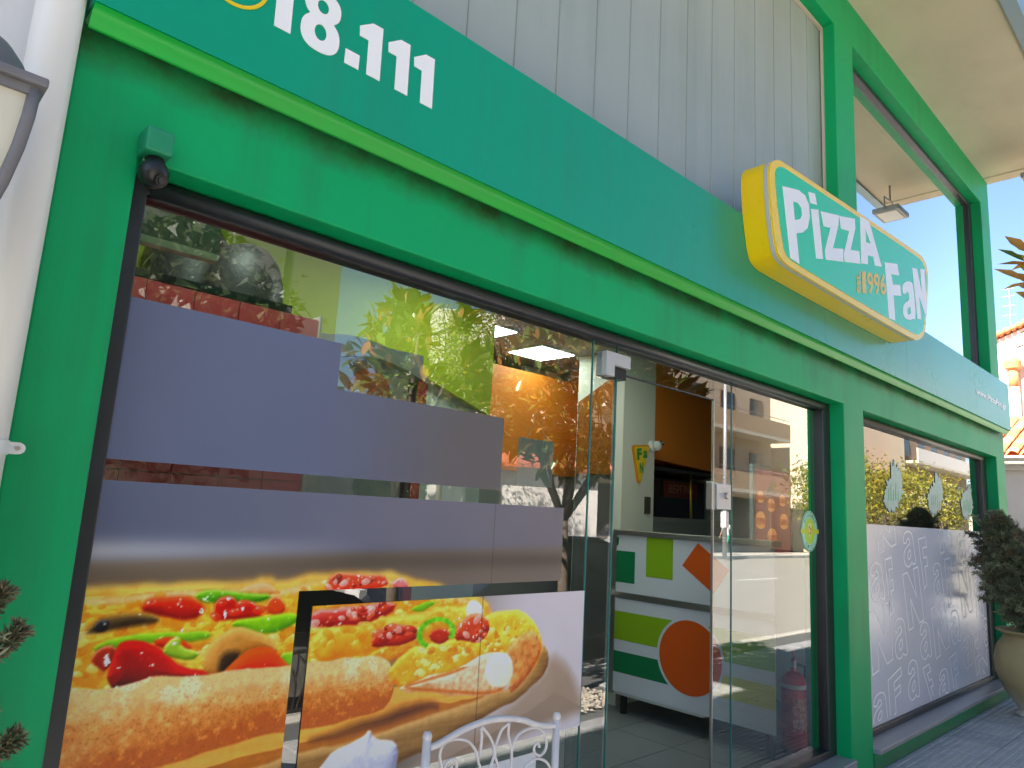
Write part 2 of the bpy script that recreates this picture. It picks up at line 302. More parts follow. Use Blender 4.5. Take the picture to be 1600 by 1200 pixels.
# ------------------------------------------------------------------ shop building
GREEN = grime_and_shade(mat('green_wall_paint', (0.0, 0.36, 0.12), rough=0.48, spec=0.28, var=0.05, vscale=2.2, bump=0.08, bscale=90), 2.55, 2.712, (0.030, 0.035, 0.010), 0.9, 4.0, top=2.74)  # brown band under the lip: grime plus painted contact shade
TEAL = mat('teal_sign_panel', (0.0, 0.31, 0.175), rough=0.26, spec=0.33, var=0.03, vscale=1.5)
LIPG = grime_and_shade(mat('bright_green_trim', (0.0, 0.44, 0.05), rough=0.38, var=0.06, vscale=7, bump=0.05), -0.5, 0.8, (0.10, 0.12, 0.03), 0.28, 3.5, axis=0)
FRAME = mat('anthracite_frame', (0.020, 0.022, 0.028), rough=0.38, var=0.12, vscale=14)
GLASS = glass('window_glass', gain=1.4, base=0.085)
streaks(GREEN, (0.02, 0.16, 0.07), 0.45); streaks(TEAL, (0.03, 0.20, 0.13), 0.30)
GLASSU = glass('coated_glass', tint=(0.45, 0.5, 0.5), gain=1.6, base=0.52)
EDGE = mat('glass_edge', (0.05, 0.22, 0.20), rough=0.12)
ALU = mat('metal_cladding', (0.36, 0.40, 0.375), rough=0.42, var=0.05, vscale=5, metal=0.1, stretch=(1, 1, 0.15))
SOFF = mat('soffit_render', (0.56, 0.51, 0.37), rough=0.8, var=0.08, vscale=1.6, bump=0.08)
CAPB = mat('roof_edge_metal', (0.22, 0.34, 0.40), rough=0.4)
WHITE = mat('white_paint', (0.78, 0.78, 0.80), rough=0.5, var=0.03)
GRAN = mat('grey_granite', (0.30, 0.30, 0.31), rough=0.35, var=0.35, vscale=160, detail=2)
PLINTH = grime_and_shade(mat('green_plinth_paint', (0.002, 0.26, 0.09), rough=0.5, var=0.15, vscale=9), 0.20, -0.02, (0.12, 0.12, 0.10), 0.7, 14)
LETTER = mat('white_lettering', (0.86, 0.85, 0.87), rough=0.35)
BLACKP = mat('black_plastic', (0.012, 0.012, 0.013), rough=0.35)
STEEL = mat('brushed_steel', (0.45, 0.44, 0.42), rough=0.32, metal=0.9, var=0.06, vscale=20, stretch=(1, 1, 12))
GY = 0.13
streaks(ALU, (0.25, 0.29, 0.25), 0.5, 6.0); streaks(SOFF, (0.40, 0.36, 0.27), 0.35, 1.2)
shop = thing('shop_building', 'green painted shop front with large windows and overhanging beige roof soffit', 'building')

def wall_grid(xs, zs, solid, y0, y1):
    """one wall slab with openings: only outer and reveal faces, no inner walls between solid cells"""
    nx, nz = len(xs), len(zs); mb = MB()
    vs = [(x, y, z) for y in (y0, y1) for z in zs for x in xs]; idx = lambda i, k, b: b*nx*nz+k*nx+i
    fs = []
    S = lambda i, k: 0 <= i < nx-1 and 0 <= k < nz-1 and solid(i, k)
    for i in range(nx-1):
        for k in range(nz-1):
            if not S(i, k): continue
            a, b, c, d = idx(i, k, 0), idx(i+1, k, 0), idx(i+1, k+1, 0), idx(i, k+1, 0)
            n = nx*nz
            fs += [(a, b, c, d), (d+n, c+n, b+n, a+n)]
            if not S(i, k-1): fs.append((a, a+n, b+n, b))
            if not S(i+1, k): fs.append((b, b+n, c+n, c))
            if not S(i, k+1): fs.append((c, c+n, d+n, d))
            if not S(i-1, k): fs.append((d, d+n, a+n, a))
    return mb.add(vs, fs)
XS = [0.285, 0.457, 5.005, 5.36, 9.11, 9.47]; ZS = [0.0, 0.152, 2.445, 3.10, 5.395, 5.76]
opening = {(1, 0), (1, 1), (3, 1), (1, 3), (3, 3), (3, 0)}
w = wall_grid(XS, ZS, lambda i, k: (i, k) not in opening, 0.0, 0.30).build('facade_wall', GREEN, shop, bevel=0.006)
# hidden carcass of the building: side walls, back wall, roof slab (closed, so that no sun leaks in)
CARC = mat('side_render', (0.62, 0.60, 0.55), rough=0.85, var=0.05)
box('side_wall', 9.22, 9.465, 0.30, 8.0, 0.0, 5.75, CARC, shop)
box('side_wall', 0.29, 0.44, 0.30, 8.0, 0.0, 5.75, CARC, shop)
box('back_wall', 0.44, 9.22, 7.8, 8.0, 0.0, 5.75, CARC, shop)
box('roof_slab', 0.29, 9.32, -0.86, 8.0, 5.76, 5.98, SOFF, shop)
# soffit edge boards
box('soffit_edge', 9.322, 9.50, -0.86, 8.0, 5.752, 6.0, SOFF, shop)
box('roof_edge', 0.29, 9.50, -0.96, -0.862, 5.74, 6.06, CAPB, shop)
# plinth under the right window + granite sill + threshold
box('plinth', 5.362, 9.108, -0.006, 0.28, 0.0, 0.118, PLINTH, shop)
box('window_sill', 5.362, 9.108, -0.045, 0.20, 0.119, 0.150, GRAN, shop, bevel=0.004)
box('door_step', 0.459, 5.003, -0.03, 0.32, 0.0, 0.150, GRAN, shop, bevel=0.004)

def frame(name, x0, x1, z0, z1, wl, wr, wt, wb, y0, y1, parent, m=FRAME):
    xs = [x0, x0+wl, x1-wr, x1]; zs = [z0, z0+wb, z1-wt, z1]
    return wall_grid(xs, zs, lambda i, k: not (i == 1 and k == 1), y0, y1).build(name, m, parent, bevel=0.005)
# shop window and door
fr = frame('window_frame', 0.459, 5.003, 0.151, 2.443, 0.055, 0.115, 0.05, 0.045, 0.095, 0.19, shop)
MB().tube([(0.52, 0.10, 2.413), (4.88, 0.10, 2.413)], 0.027, 12).build('frame_roll', FRAME, shop, smooth=True)
DX0, DX1, DZ = 2.640, 3.510, 2.262
def pane(x0, x1, z0, z1, y=GY, m=None, name='window_pane', parent=None, t=0.004):
    o = MB().add([(x0, y, z0), (x1, y, z0), (x1, y, z1), (x0, y, z1)], [(0, 1, 2, 3)]).build(name, m or GLASS, parent or shop)
    return o
def edge(x, z0, z1, y=GY, w=0.004, d=0.010, parent=None):
    return box('glass_edge', x-w/2, x+w/2, y-d/2, y+d/2, z0, z1, EDGE, parent or shop)
pane(0.512, 2.458, 0.195, 2.395); pane(2.463, DX0-0.003, 0.195, 2.395); pane(DX0, DX1, DZ+0.004, 2.395); pane(DX1+0.004, 3.712, 0.195, 2.395); pane(3.716, 4.89, 0.195, 2.395)
for x, za, zb in ((2.4605, 0.195, 2.395), (DX0-0.001, 0.195, 2.395), (3.714, 0.195, 2.395)): edge(x, za, zb)
box('door_post', DX1-0.001, DX1+0.006, GY-0.007, GY+0.007, 0.195, DZ, STEEL, shop)
box('transom_edge', DX0, DX1, GY-0.006, GY+0.006, DZ-0.004, DZ+0.003, FRAME, shop)
# door leaf swung inwards
door = box('glass_door', -0.004, 0.004, 0.0, 0.86, 0.205, DZ-0.01, GLASS, shop)
door.data.materials.clear(); door.data.materials.append(GLASS)
door.location = (DX0+0.012, GY+0.02, 0); door.rotation_euler = (0, 0, math.radians(-38))
box('door_edge', -0.005, 0.005, 0.86, 0.872, 0.205, DZ-0.01, EDGE, door); box('hinge_edge', -0.006, 0.006, -0.012, 0.0, 0.205, DZ-0.01, mat('clear_seal', (0.5, 0.55, 0.55), rough=0.2), door)
box('bottom_rail', -0.012, 0.012, 0.0, 0.86, 0.185, 0.204, STEEL, door)
# patch fitting over the hinge, strike box on the fixed pane
mbp = MB().prism([(2.528, 2.235), (2.590, 2.235), (2.590, 2.290), (2.71, 2.290), (2.71, 2.352), (2.528, 2.352)], GY-0.03, GY+0.035)
mbp.build('patch_fitting', mat('satin_aluminium', (0.55, 0.55, 0.57), rough=0.35, metal=0.3), shop, bevel=0.003)
box('hinge_block', 2.592, 2.700, GY-0.012, GY+0.05, 2.235, 2.289, BLACKP, shop)
lk = box('strike_box', 3.515, 3.66, GY-0.03, GY-0.002, 1.66, 1.80, mat('satin_aluminium', (0.55, 0.55, 0.57)), shop, bevel=0.004)
MB().tube([(3.60, GY-0.031, 1.735), (3.60, GY-0.048, 1.735)], 0.018, 12).build('lock_cylinder', STEEL, lk, smooth='auto')
box('lock_plate', 3.478, 3.508, GY-0.02, GY+0.02, 1.655, 1.805, STEEL, shop, bevel=0.003)
# right window
frame('window_frame', 5.362, 9.108, 0.151, 2.443, 0.06, 0.20, 0.05, 0.045, 0.10, 0.19, shop)
pane(5.42, 8.91, 0.196, 2.395)
MB().tube([(5.42, 0.105, 2.413), (8.93, 0.105, 2.413)], 0.024, 10).build('frame_roll', mat('bronze_grey_frame', (0.16, 0.14, 0.12), rough=0.4), shop, smooth=True)
# upper window
frame('window_frame', 5.362, 9.108, 3.102, 5.393, 0.05, 0.10, 0.05, 0.05, 0.10, 0.19, shop)
pane(5.41, 9.01, 3.15, 5.345, m=GLASSU)
box('haze_sheet', 5.40, 9.05, 0.36, 0.37, 3.11, 5.5, mat('pale_haze_sheet', (0.62, 0.62, 0.60), rough=0.8), shop)  # pale sheet added behind the upper pane to haze its reflection
# cladding bay: standing-seam sheets, each its own panel
px0 = 0.457; seams = [4.7625-0.2655*i for i in range(17)]
xs = [5.0] + [x for x in seams if x > 0.5] + [0.46]
for i in range(len(xs)-1):
    a, b = xs[i+1], xs[i]
    mb = MB(); prof = [(a+0.0003, 0.114), (a+0.002, 0.114), (a+0.004, 0.106), (a+0.011, 0.106), (a+0.014, 0.110), (b-0.002, 0.110), (b-0.001, 0.113), (b-0.0003, 0.113)]
    vs = [(x, y, 3.102) for x, y in prof]+[(x, y, 5.393) for x, y in prof]; n = len(prof)
    mb.add(vs, [(j, j+1, j+1+n, j+n) for j in range(n-1)]); mb.box(a+0.001, b-0.001, 0.119, 0.16, 3.102, 5.393)
    mb.build('cladding_panel', ALU, shop)
TRIM = mat('cream_sealant', (0.55, 0.50, 0.42), rough=0.6)
box('cladding_trim', 4.985, 5.004, 0.085, 0.102, 3.11, 5.376, TRIM, shop); box('cladding_trim', 0.46, 5.004, 0.085, 0.108, 5.377, 5.394, TRIM, shop)

# fascia band with slanted bright green lip
fas = thing('fascia_board', 'long teal fascia sign band with white lettering above the shop windows', 'sign')
FX0, FX1, FY, FZ0, FZ1 = 0.285, 9.36, -0.10, 2.753, 3.27
for a, b in ((FX0, 4.48), (4.482, 6.02), (6.022, 8.0), (8.002, FX1)):
    box('fascia_panel', a, b, FY, FY+0.055, FZ0, FZ1, TEAL, fas)
box('fascia_core', FX0+0.02, FX1-0.02, FY+0.056, -0.002, FZ0+0.03, FZ1-0.01, FRAME, fas)
lp = [(-0.096, 2.752), (-0.084, 2.748), (-0.074, 2.738), (-0.066, 2.722), (-0.060, 2.706), (-0.054, 2.704), (-0.052, 2.712), (-0.002, 2.748)]
n = len(lp); mb = MB().add([(x, y, z) for x in (FX0+0.004, FX1-0.004) for y, z in lp], [(j, j+n, j+1+n, j+1) for j in range(n-1)] + [tuple(range(n)), tuple(n+j for j in range(n))[::-1]])
mb.build('fascia_lip', LIPG, fas, smooth='auto')
LY = FY-0.003
ONE = [(0.0, 3.077), (0.046, 3.110), (0.084, 3.111), (0.088, 2.927), (0.038, 2.927), (0.035, 3.044), (0.003, 3.044)]
for dx in (0.684, 0.992, 1.100, 1.203):
    MB().prism([(x+dx, z) for x, z in ONE][::-1], LY, FY-0.0005).build('digit_one', LETTER, fas)
MB().prism([(0.951, 2.927), (1.001, 2.927), (1.001, 2.976), (0.951, 2.976)], LY, FY-0.0005).build('full_stop', LETTER, fas)
def ell(cx, cz, rx, rz, n=40, p=2.0):
    return [(cx+rx*math.copysign(abs(math.cos(t))**(2/p), math.cos(t)), cz+rz*math.copysign(abs(math.sin(t))**(2/p), math.sin(t))) for t in (2*math.pi*k/n for k in range(n))]
up = ell(0.864, 3.071, 0.060, 0.050, 40, 2.4); lo = ell(0.864, 2.976, 0.064, 0.058, 40, 2.4)
outl = [q for q in lo if q[1] < 3.021]; outl = sorted(outl, key=lambda q: math.atan2(q[1]-2.976, q[0]-0.864) if math.atan2(q[1]-2.976, q[0]-0.864) < math.pi*0.5 else math.atan2(q[1]-2.976, q[0]-0.864)-2*math.pi)
outu = sorted([q for q in up if q[1] > 3.029], key=lambda q: math.atan2(q[1]-3.071, q[0]-0.864) if math.atan2(q[1]-3.071, q[0]-0.864) > -math.pi/2 else math.atan2(q[1]-3.071, q[0]-0.864)+2*math.pi)
MB().prism(outl+outu, LY, FY-0.0005, holes=[ell(0.864, 2.982, 0.020, 0.026, 24), ell(0.864, 3.068, 0.019, 0.022, 24)]).build('digit_eight', LETTER, fas)
YEL = mat('yellow_print', (0.80, 0.56, 0.0), rough=0.35)
MB().prism(ell(0.60, 3.02, 0.098, 0.098, 48), LY, FY-0.0005, holes=[ell(0.60, 3.02, 0.088, 0.088, 48)]).build('yellow_ring', YEL, fas)
MB().prism([(0.565, 3.06), (0.58, 3.065), (0.588, 3.04), (0.58, 3.03), (0.61, 2.995), (0.622, 3.003), (0.645, 2.99), (0.64, 2.975), (0.62, 2.97), (0.59, 2.99), (0.568, 3.02)], LY, FY-0.0005).build('phone_symbol', LETTER, fas)
text_mesh('web_address', 'www.PizzaFan.gr', ((8.0, 2.945), (9.18, 2.945), (8.0, 3.025)), LY, LETTER, fas, weight=0.03)

# light-box sign
sign = thing('light_box_sign', 'yellow rimmed green light box sign with slanted ends and white lettering', 'sign')
SY = -0.27
SYEL = mat('yellow_sign_rim', (0.92, 0.60, 0.0), rough=0.30, var=0.03)
SGRN = mat('green_sign_face', (0.0, 0.56, 0.24), rough=0.22)
SGRY = mat('grey_sign_gasket', (0.50, 0.49, 0.47), rough=0.4)
def smooth_poly(p, it=2):
    for _ in range(it):
        q = []
        for i in range(len(p)):
            a, b = p[i], p[(i+1) % len(p)]
            q += [(0.75*a[0]+0.25*b[0], 0.75*a[1]+0.25*b[1]), (0.25*a[0]+0.75*b[0], 0.25*a[1]+0.75*b[1])]
        p = q
    return p
SO = smooth_poly([tuple(p) for p in TR['sign_outer']]); SI = smooth_poly([tuple(p) for p in TR['sign_inner']])
cx_ = sum(p[0] for p in SO)/len(SO); cz_ = sum(p[1] for p in SO)/len(SO)
grow = lambda P, k: [(cx_+(x-cx_)*k, cz_+(z-cz_)*k) for x, z in P]
MB().prism(SO, SY, -0.102).build('sign_body', SYEL, sign, smooth='auto')
MB().prism(grow(SO, 1.004), SY+0.012, SY+0.034, caps=(True, True)).build('sign_gasket', SGRY, sign, smooth='auto')
MB().prism(SI, SY-0.002, SY-0.0003).build('sign_face', SGRN, sign)
for k, h, nm in (('P', 'Ph', 'letter_p'), ('i', None, 'letter_i'), ('idot', None, 'letter_dot'), ('z1', None, 'letter_z'), ('z2', None, 'letter_z'), ('A', 'Ah', 'letter_a'), ('F', None, 'letter_f'), ('a', 'ah', 'letter_a'), ('N', None, 'letter_n')):
    p = [tuple(q) for q in TR[k]]; hs = [[tuple(q) for q in TR[h]]] if h else []
    if k == 'a': p = smooth_poly(p, 1)
    MB().prism(p, SY-0.004, SY-0.0022, holes=hs).build(nm, LETTER, sign)
AMB = mat('amber_print', (0.85, 0.50, 0.01), rough=0.35)
q = [Vector(v) for v in TR['n1996']]; ex_ = q[1]-q[0]; ez_ = q[2]-q[0]
for k, (ch_, f0, f1) in enumerate((('1', 0.0, 0.15), ('9', 0.20, 0.46), ('9', 0.48, 0.73), ('6', 0.75, 1.0))):
    text_mesh('year_digit', ch_, (tuple(q[0]+ex_*f0), tuple(q[0]+ex_*f1), tuple(q[0]+ex_*f0+ez_)), SY-0.004, AMB, sign, weight=0.018)
q = TR['est']; text_mesh('est_lettering', 'est.', (q[1], q[3], q[0]), SY-0.004, AMB, sign, weight=0.03)
# ------------------------------------------------------------------ window films and prints
def vnoise(shape, cells, seed, octaves=4):
    """smooth value noise on a raster, 0..1"""
    r = np.random.RandomState(seed); out = np.zeros(shape); amp = 1.0; tot = 0
    for o in range(octaves):
        ny, nx = max(2, int(cells[0]*2**o)), max(2, int(cells[1]*2**o)); gN = r.rand(ny+2, nx+2)
        y = np.linspace(0, ny, shape[0]); x = np.linspace(0, nx, shape[1]); yi = y.astype(int).clip(0, ny); xi = x.astype(int).clip(0, nx)
        fy = (y-yi); fx = (x-xi); fy = (fy*fy*(3-2*fy))[:, None]; fx = (fx*fx*(3-2*fx))[None]
        a = gN[yi][:, xi]; b = gN[yi][:, xi+1]; c = gN[yi+1][:, xi]; d = gN[yi+1][:, xi+1]
        out += amp*((a*(1-fx)+b*fx)*(1-fy)+(c*(1-fx)+d*fx)*fy); tot += amp; amp *= 0.55
    return out/tot
def sdist(P, X, Z):
    """signed distance to a closed outline, positive inside"""
    d = np.full(X.shape, 1e9); ins = np.zeros(X.shape, bool); n = len(P)
    for i in range(n):
        ax, az = P[i]; bx, bz = P[(i+1) % n]; ex, ez = bx-ax, bz-az
        t = ((X-ax)*ex+(Z-az)*ez)/(ex*ex+ez*ez+1e-12); t = np.clip(t, 0, 1)
        d = np.minimum(d, (X-ax-t*ex)**2+(Z-az-t*ez)**2)
        c = ((az > Z) != (bz > Z)); ins ^= c & (X < ex*(Z-az)/(ez if abs(ez) > 1e-12 else 1e-12)+ax)
    d = np.sqrt(d); return np.where(ins, d, -d)
def sstep(a, b, x): t = np.clip((x-a)/(b-a), 0, 1); return t*t*(3-2*t)
def rgb(*c): return np.array(c, float)/255
PX0, PX1, PZ0, PZ1, PD = 0.51, 2.465, 0.50, 1.62, 0.0029
gx = np.arange(PX0, PX1+PD, PD); gz = np.arange(PZ0, PZ1+PD, PD); GX, GZ = np.meshgrid(gx, gz); SH = GX.shape
N1 = vnoise(SH, (18, 32), 1, 5); N2 = vnoise(SH, (70, 120), 2, 3); N3 = vnoise(SH, (6, 10), 3, 4); N4 = vnoise(SH, (40, 26), 5, 4)
W1 = vnoise(SH, (11, 19), 21, 2)-0.5; W2 = vnoise(SH, (11, 19), 22, 2)-0.5; WX = GX+0.026*W1; WZ = GZ+0.020*W2; FOOD = np.zeros(SH)   # wobble of all outlines
# backdrop: blue grey wall over a blurred table edge, warm to the right, pale table right below
u = np.clip((GX-0.51)/1.95, 0, 1)[..., None]
IMG = rgb(96, 102, 128)*(1-u)+rgb(118, 110, 116)*u + np.zeros(SH+(1,))
lightband = np.exp(-((GZ-(1.435+0.01*(GX-0.5)))/0.030)**2)*np.clip(1-(GX-0.51)/0.85, 0, 1)
tbl = sstep(1.435, 1.395, GZ-0.02*(GX-0.5))[..., None]
IMG = IMG*(1-tbl)+(rgb(112, 94, 76)*(1-u)+rgb(122, 110, 102)*u)*tbl
dk = np.exp(-((GZ-1.40)/0.035)**2)*np.clip((GX-0.8)/0.5, 0, 1)*0.22
IMG = IMG*(1-dk[..., None])
IMG = IMG+(rgb(182, 180, 186)-IMG)*(lightband*0.85)[..., None]
pal = (sstep(1.60, 2.15, GX+0.25*(1.27-GZ))*sstep(1.32, 1.27, GZ))[..., None]
IMG = IMG*(1-pal)+rgb(205, 196, 204)*pal
def blend(mask, col):
    global IMG
    m = np.clip(mask, 0, 1)[..., None]; IMG = IMG*(1-m)+np.clip(col, 0, 1.25)*m
RD = np.random.RandomState(77)
def dab(cx, cz, rx, rz, ang, c0, c1, alpha=0.9, hi=0.0):
    """one small rounded morsel of colour with its own shading"""
    R_ = max(rx, rz)*1.3; i0, i1 = max(0, int((cz-R_-PZ0)/PD)), min(SH[0], int((cz+R_-PZ0)/PD)+2); j0, j1 = max(0, int((cx-R_-PX0)/PD)), min(SH[1], int((cx+R_-PX0)/PD)+2)
    if i1 <= i0 or j1 <= j0: return
    X = WX[i0:i1, j0:j1]-cx; Z = WZ[i0:i1, j0:j1]-cz; ca, sa = math.cos(ang), math.sin(ang); a = (X*ca+Z*sa)/rx; b = (-X*sa+Z*ca)/rz; d = np.sqrt(a*a+b*b)
    m = (sstep(1.12, 0.88, d)*alpha)[..., None]; sh = np.clip(0.55+0.5*(Z/R_*1.2-X/R_*0.4), 0, 1)[..., None]; col = np.asarray(c0)*(1-sh)+np.asarray(c1)*sh
    if hi: col = col+(1-col)*(np.exp(-(((X+0.3*rx)/(0.22*rx))**2+((Z-0.35*rz)/(0.22*rz))**2))*hi)[..., None]
    IMG[i0:i1, j0:j1] = IMG[i0:i1, j0:j1]*(1-m)+col*m
def scatter(n, ok, kinds, r0, r1):
    k = 0
    while k < n:
        i = RD.randint(0, SH[0]); j = RD.randint(0, SH[1])
        if not ok[i, j]: continue
        c0, c1, al, hi = kinds[RD.randint(len(kinds))]; q = RD.uniform(r0, r1); dab(gx[j], gz[i], q*RD.uniform(1.0, 2.0), q, RD.uniform(-0.5, 0.5), c0, c1, al, hi); k += 1
def bits(key, n, kinds, r0=0.006, r1=0.014):
    ok = sdist([tuple(p) for p in TR['pz_'+key]], WX, WZ) > 0.001; scatter(n, ok, kinds, r0, r1)
def blob(key, c0, c1, soft=0.005, rad=0.03, light=(-0.35, 0.9), hi=0.0, amp=0.45, tex=0.15, texf=None, grow=0.003):
    """a rounded piece: colour c1 in the lit part, c0 in the dark part, optional wet highlights"""
    P = smooth_poly([tuple(p) for p in TR['pz_'+key]], 1); sd = sdist(P, WX, WZ)+grow
    m = sstep(-soft, soft, sd); h = np.sqrt(np.clip(1-(1-np.clip(sd/rad, 0, 1))**2, 0, 1))
    dz, dx = np.gradient(h*rad, PD)
    sh = 0.5+amp*np.clip(-(dx*light[0]+dz*light[1]), -1, 1)+tex*((texf if texf is not None else N1)-0.5)*2
    sh = np.clip(sh+0.05*(N2-0.5), 0, 1)[..., None]
    col = np.asarray(c0)*(1-sh)+np.asarray(c1)*sh
    if hi:
        sp = sstep(0.72, 0.80, N2)*sstep(0.3, 0.7, h)*hi+sstep(0.5, 0.9, np.clip(-(dx*light[0]+dz*light[1]), 0, 1))*hi*0.35
        col = col+(1-col)*np.clip(sp, 0, 0.95)[..., None]
    blend(m, col)
    if key != 'shadowB': np.maximum(FOOD, m, out=FOOD)
    return sd, m
blob('shadowB', rgb(146, 122, 104), rgb(168, 142, 122), soft=0.035, rad=0.2)
blob('board', rgb(176, 104, 28), rgb(240, 174, 80), soft=0.004, rad=0.3, tex=0.22, texf=vnoise(SH, (60, 5), 9, 4), grow=0.02)
blob('boardside', rgb(112, 76, 36), rgb(206, 164, 104), soft=0.006, rad=0.035, tex=0.3, texf=vnoise(SH, (50, 8), 12, 4), grow=0.004)
blob('boardshade', rgb(96, 52, 16), rgb(120, 70, 24), soft=0.022, rad=0.1)
blob('pizza', rgb(212, 118, 22), rgb(255, 206, 84), soft=0.018, rad=0.05, tex=0.55, grow=0.022)
# cheese folds and pale patches
PS = sdist([tuple(p) for p in TR['pz_pizza']], GX, GZ)
fold = sstep(0.50, 0.60, N4)*(PS > 0.0)*0.65
blend(fold, rgb(255, 214, 92)+0*IMG); blend(sstep(0.60, 0.72, N1)*(PS > 0)*0.6, rgb(214, 116, 12)+0*IMG)
blend(sstep(0.66, 0.74, N3)*(PS > 0.01)*0.5, rgb(252, 224, 140)+0*IMG)
rim = np.exp(-((PS-0.012)/0.012)**2)*sstep(1.22, 1.26, GZ)*(0.55+0.45*N3); blend(rim*0.95, rgb(236, 200, 160)+0*IMG)
scatter(420, PS > 0.008, [(rgb(226, 140, 24), rgb(255, 214, 92), 0.8, 0.25), (rgb(206, 104, 12), rgb(240, 160, 40), 0.6, 0), (rgb(240, 176, 60), rgb(255, 240, 180), 0.75, 0.5), (rgb(180, 84, 14), rgb(220, 120, 30), 0.45, 0)], 0.004, 0.013)
blob('lump', rgb(200, 135, 70), rgb(245, 200, 140), rad=0.025)
blob('g1', rgb(50, 120, 10), rgb(140, 205, 40), soft=0.008, rad=0.02, hi=0.5)
blob('r3', rgb(130, 12, 12), rgb(240, 70, 25), soft=0.008, rad=0.03, hi=0.3)
blob('r4', rgb(140, 12, 10), rgb(240, 55, 25), soft=0.007, rad=0.02, hi=0.9); blob('r4b', rgb(170, 45, 15), rgb(245, 110, 40), soft=0.007, rad=0.016, hi=0.8)
blob('r5', rgb(190, 40, 15), rgb(255, 95, 45), soft=0.006, rad=0.016, hi=0.7); blob('r5b', rgb(190, 60, 60), rgb(250, 190, 190), soft=0.006, rad=0.012, hi=0.9)
blob('olive', rgb(45, 35, 25), rgb(150, 120, 70), soft=0.012, rad=0.02, tex=0.4); blob('oliveb', rgb(10, 10, 14), rgb(60, 55, 70), soft=0.006, rad=0.012, hi=0.5)
blob('g2', rgb(80, 140, 10), rgb(165, 220, 40), soft=0.006, rad=0.022, hi=0.25)
blob('g3', rgb(90, 145, 10), rgb(165, 215, 50), soft=0.008, rad=0.015, hi=0.25)
blob('r1c', rgb(170, 30, 10), rgb(240, 80, 25), rad=0.02); blob('r1b', rgb(120, 15, 10), rgb(225, 90, 50), rad=0.015, hi=0.8)
blob('r1', rgb(80, 4, 8), rgb(222, 30, 22), soft=0.004, rad=0.055, hi=0.10, tex=0.28, texf=N3, amp=0.5)
blob('g4', rgb(95, 130, 15), rgb(205, 235, 90), rad=0.014, hi=0.5); blob('g6', rgb(80, 150, 10), rgb(180, 225, 60), rad=0.012, hi=0.4)
blob('mush', rgb(165, 100, 35), rgb(240, 190, 105), soft=0.004, rad=0.035, tex=0.1); blob('gill', rgb(30, 22, 15), rgb(90, 65, 40), soft=0.012, rad=0.02)
blob('r2', rgb(190, 30, 10), rgb(250, 105, 25), soft=0.003, rad=0.05, tex=0.25, texf=N3)
blob('cheeseB', rgb(215, 130, 25), rgb(255, 214, 90), soft=0.010, rad=0.05, tex=0.45, hi=0.25)
blob('r6', rgb(150, 20, 20), rgb(240, 110, 95), soft=0.008, rad=0.03, hi=0.9); blob('g7', rgb(90, 150, 10), rgb(160, 215, 60), rad=0.01)
BAC = [(rgb(150, 30, 16), rgb(240, 100, 60), 0.9, 0.8), (rgb(190, 60, 30), rgb(255, 150, 110), 0.85, 0.9), (rgb(200, 110, 100), rgb(255, 220, 205), 0.8, 0.6), (rgb(110, 18, 12), rgb(190, 50, 26), 0.9, 0.6)]
bits('r6', 26, BAC); bits('r5', 18, BAC, 0.005, 0.010); bits('cheeseB', 60, [(rgb(232, 150, 30), rgb(255, 226, 120), 0.7, 0.5), (rgb(214, 110, 16), rgb(240, 160, 40), 0.5, 0)])
blob('ball2', rgb(205, 195, 175), rgb(255, 252, 244), rad=0.02)
csd, cm = blob('crust', rgb(186, 98, 26), rgb(242, 194, 132), soft=0.004, rad=0.11, light=(-0.1, 1.0), amp=0.60, tex=0.18, texf=N2, grow=0.010)
blend(cm*sstep(0.52, 0.66, N1)*sstep(1.02, 1.09, GZ+0.05*N3)*0.75, rgb(250, 226, 190)+0*IMG)
FLR = RD.rand(*SH); FLR = (FLR+np.roll(FLR, 1, 0)+np.roll(FLR, 1, 1))/3
blend(cm*sstep(0.60, 0.74, FLR)*sstep(1.01, 1.06, GZ+0.05*(N3-0.5))*0.7, rgb(255, 240, 214)+0*IMG); blend(cm*sstep(0.60, 0.75, FLR)*0.35, rgb(150, 78, 20)+0*IMG)
blend(cm*sstep(0.62, 0.75, N2)*0.25, rgb(250, 200, 130)+0*IMG); blend(cm*sstep(0.60, 0.72, N3)*0.35, rgb(196, 96, 24)+0*IMG)
blob('slice', rgb(232, 126, 8), rgb(255, 226, 96), soft=0.005, rad=0.04, tex=0.6, hi=0.2, grow=0.014)
bits('slice', 110, [(rgb(240, 160, 30), rgb(255, 232, 130), 0.8, 0.4), (rgb(226, 96, 10), rgb(246, 140, 30), 0.6, 0.2), (rgb(250, 210, 110), rgb(255, 246, 200), 0.7, 0.4)], 0.004, 0.011)
blob('cut', rgb(205, 150, 100), rgb(250, 232, 205), soft=0.005, rad=0.05, tex=0.35, texf=N2, grow=0.006)
lowcut = sdist(smooth_poly([tuple(p) for p in TR['pz_cut']], 2), GX, GZ); blend(np.exp(-((lowcut-0.004)/0.006)**2)*(GZ < 1.02)*0.8, rgb(196, 100, 30)+0*IMG)
blob('slicecrust', rgb(175, 88, 30), rgb(250, 190, 120), soft=0.006, rad=0.04, tex=0.3, texf=N2, grow=0.008)
blob('ball', rgb(214, 200, 170), rgb(255, 254, 248), soft=0.004, rad=0.05, light=(-0.2, 0.3), tex=0.04)
blob('r7', rgb(130, 15, 12), rgb(246, 84, 36), rad=0.02, hi=0.9); blob('r9', rgb(130, 20, 12), rgb(230, 80, 40), rad=0.014, hi=0.6)
blob('r8', rgb(150, 30, 12), rgb(250, 120, 60), rad=0.03, hi=0.8)
bits('r7', 14, BAC); bits('r8', 12, BAC); bits('r4', 6, [(rgb(200, 30, 16), rgb(255, 120, 70), 0.7, 0.9)])
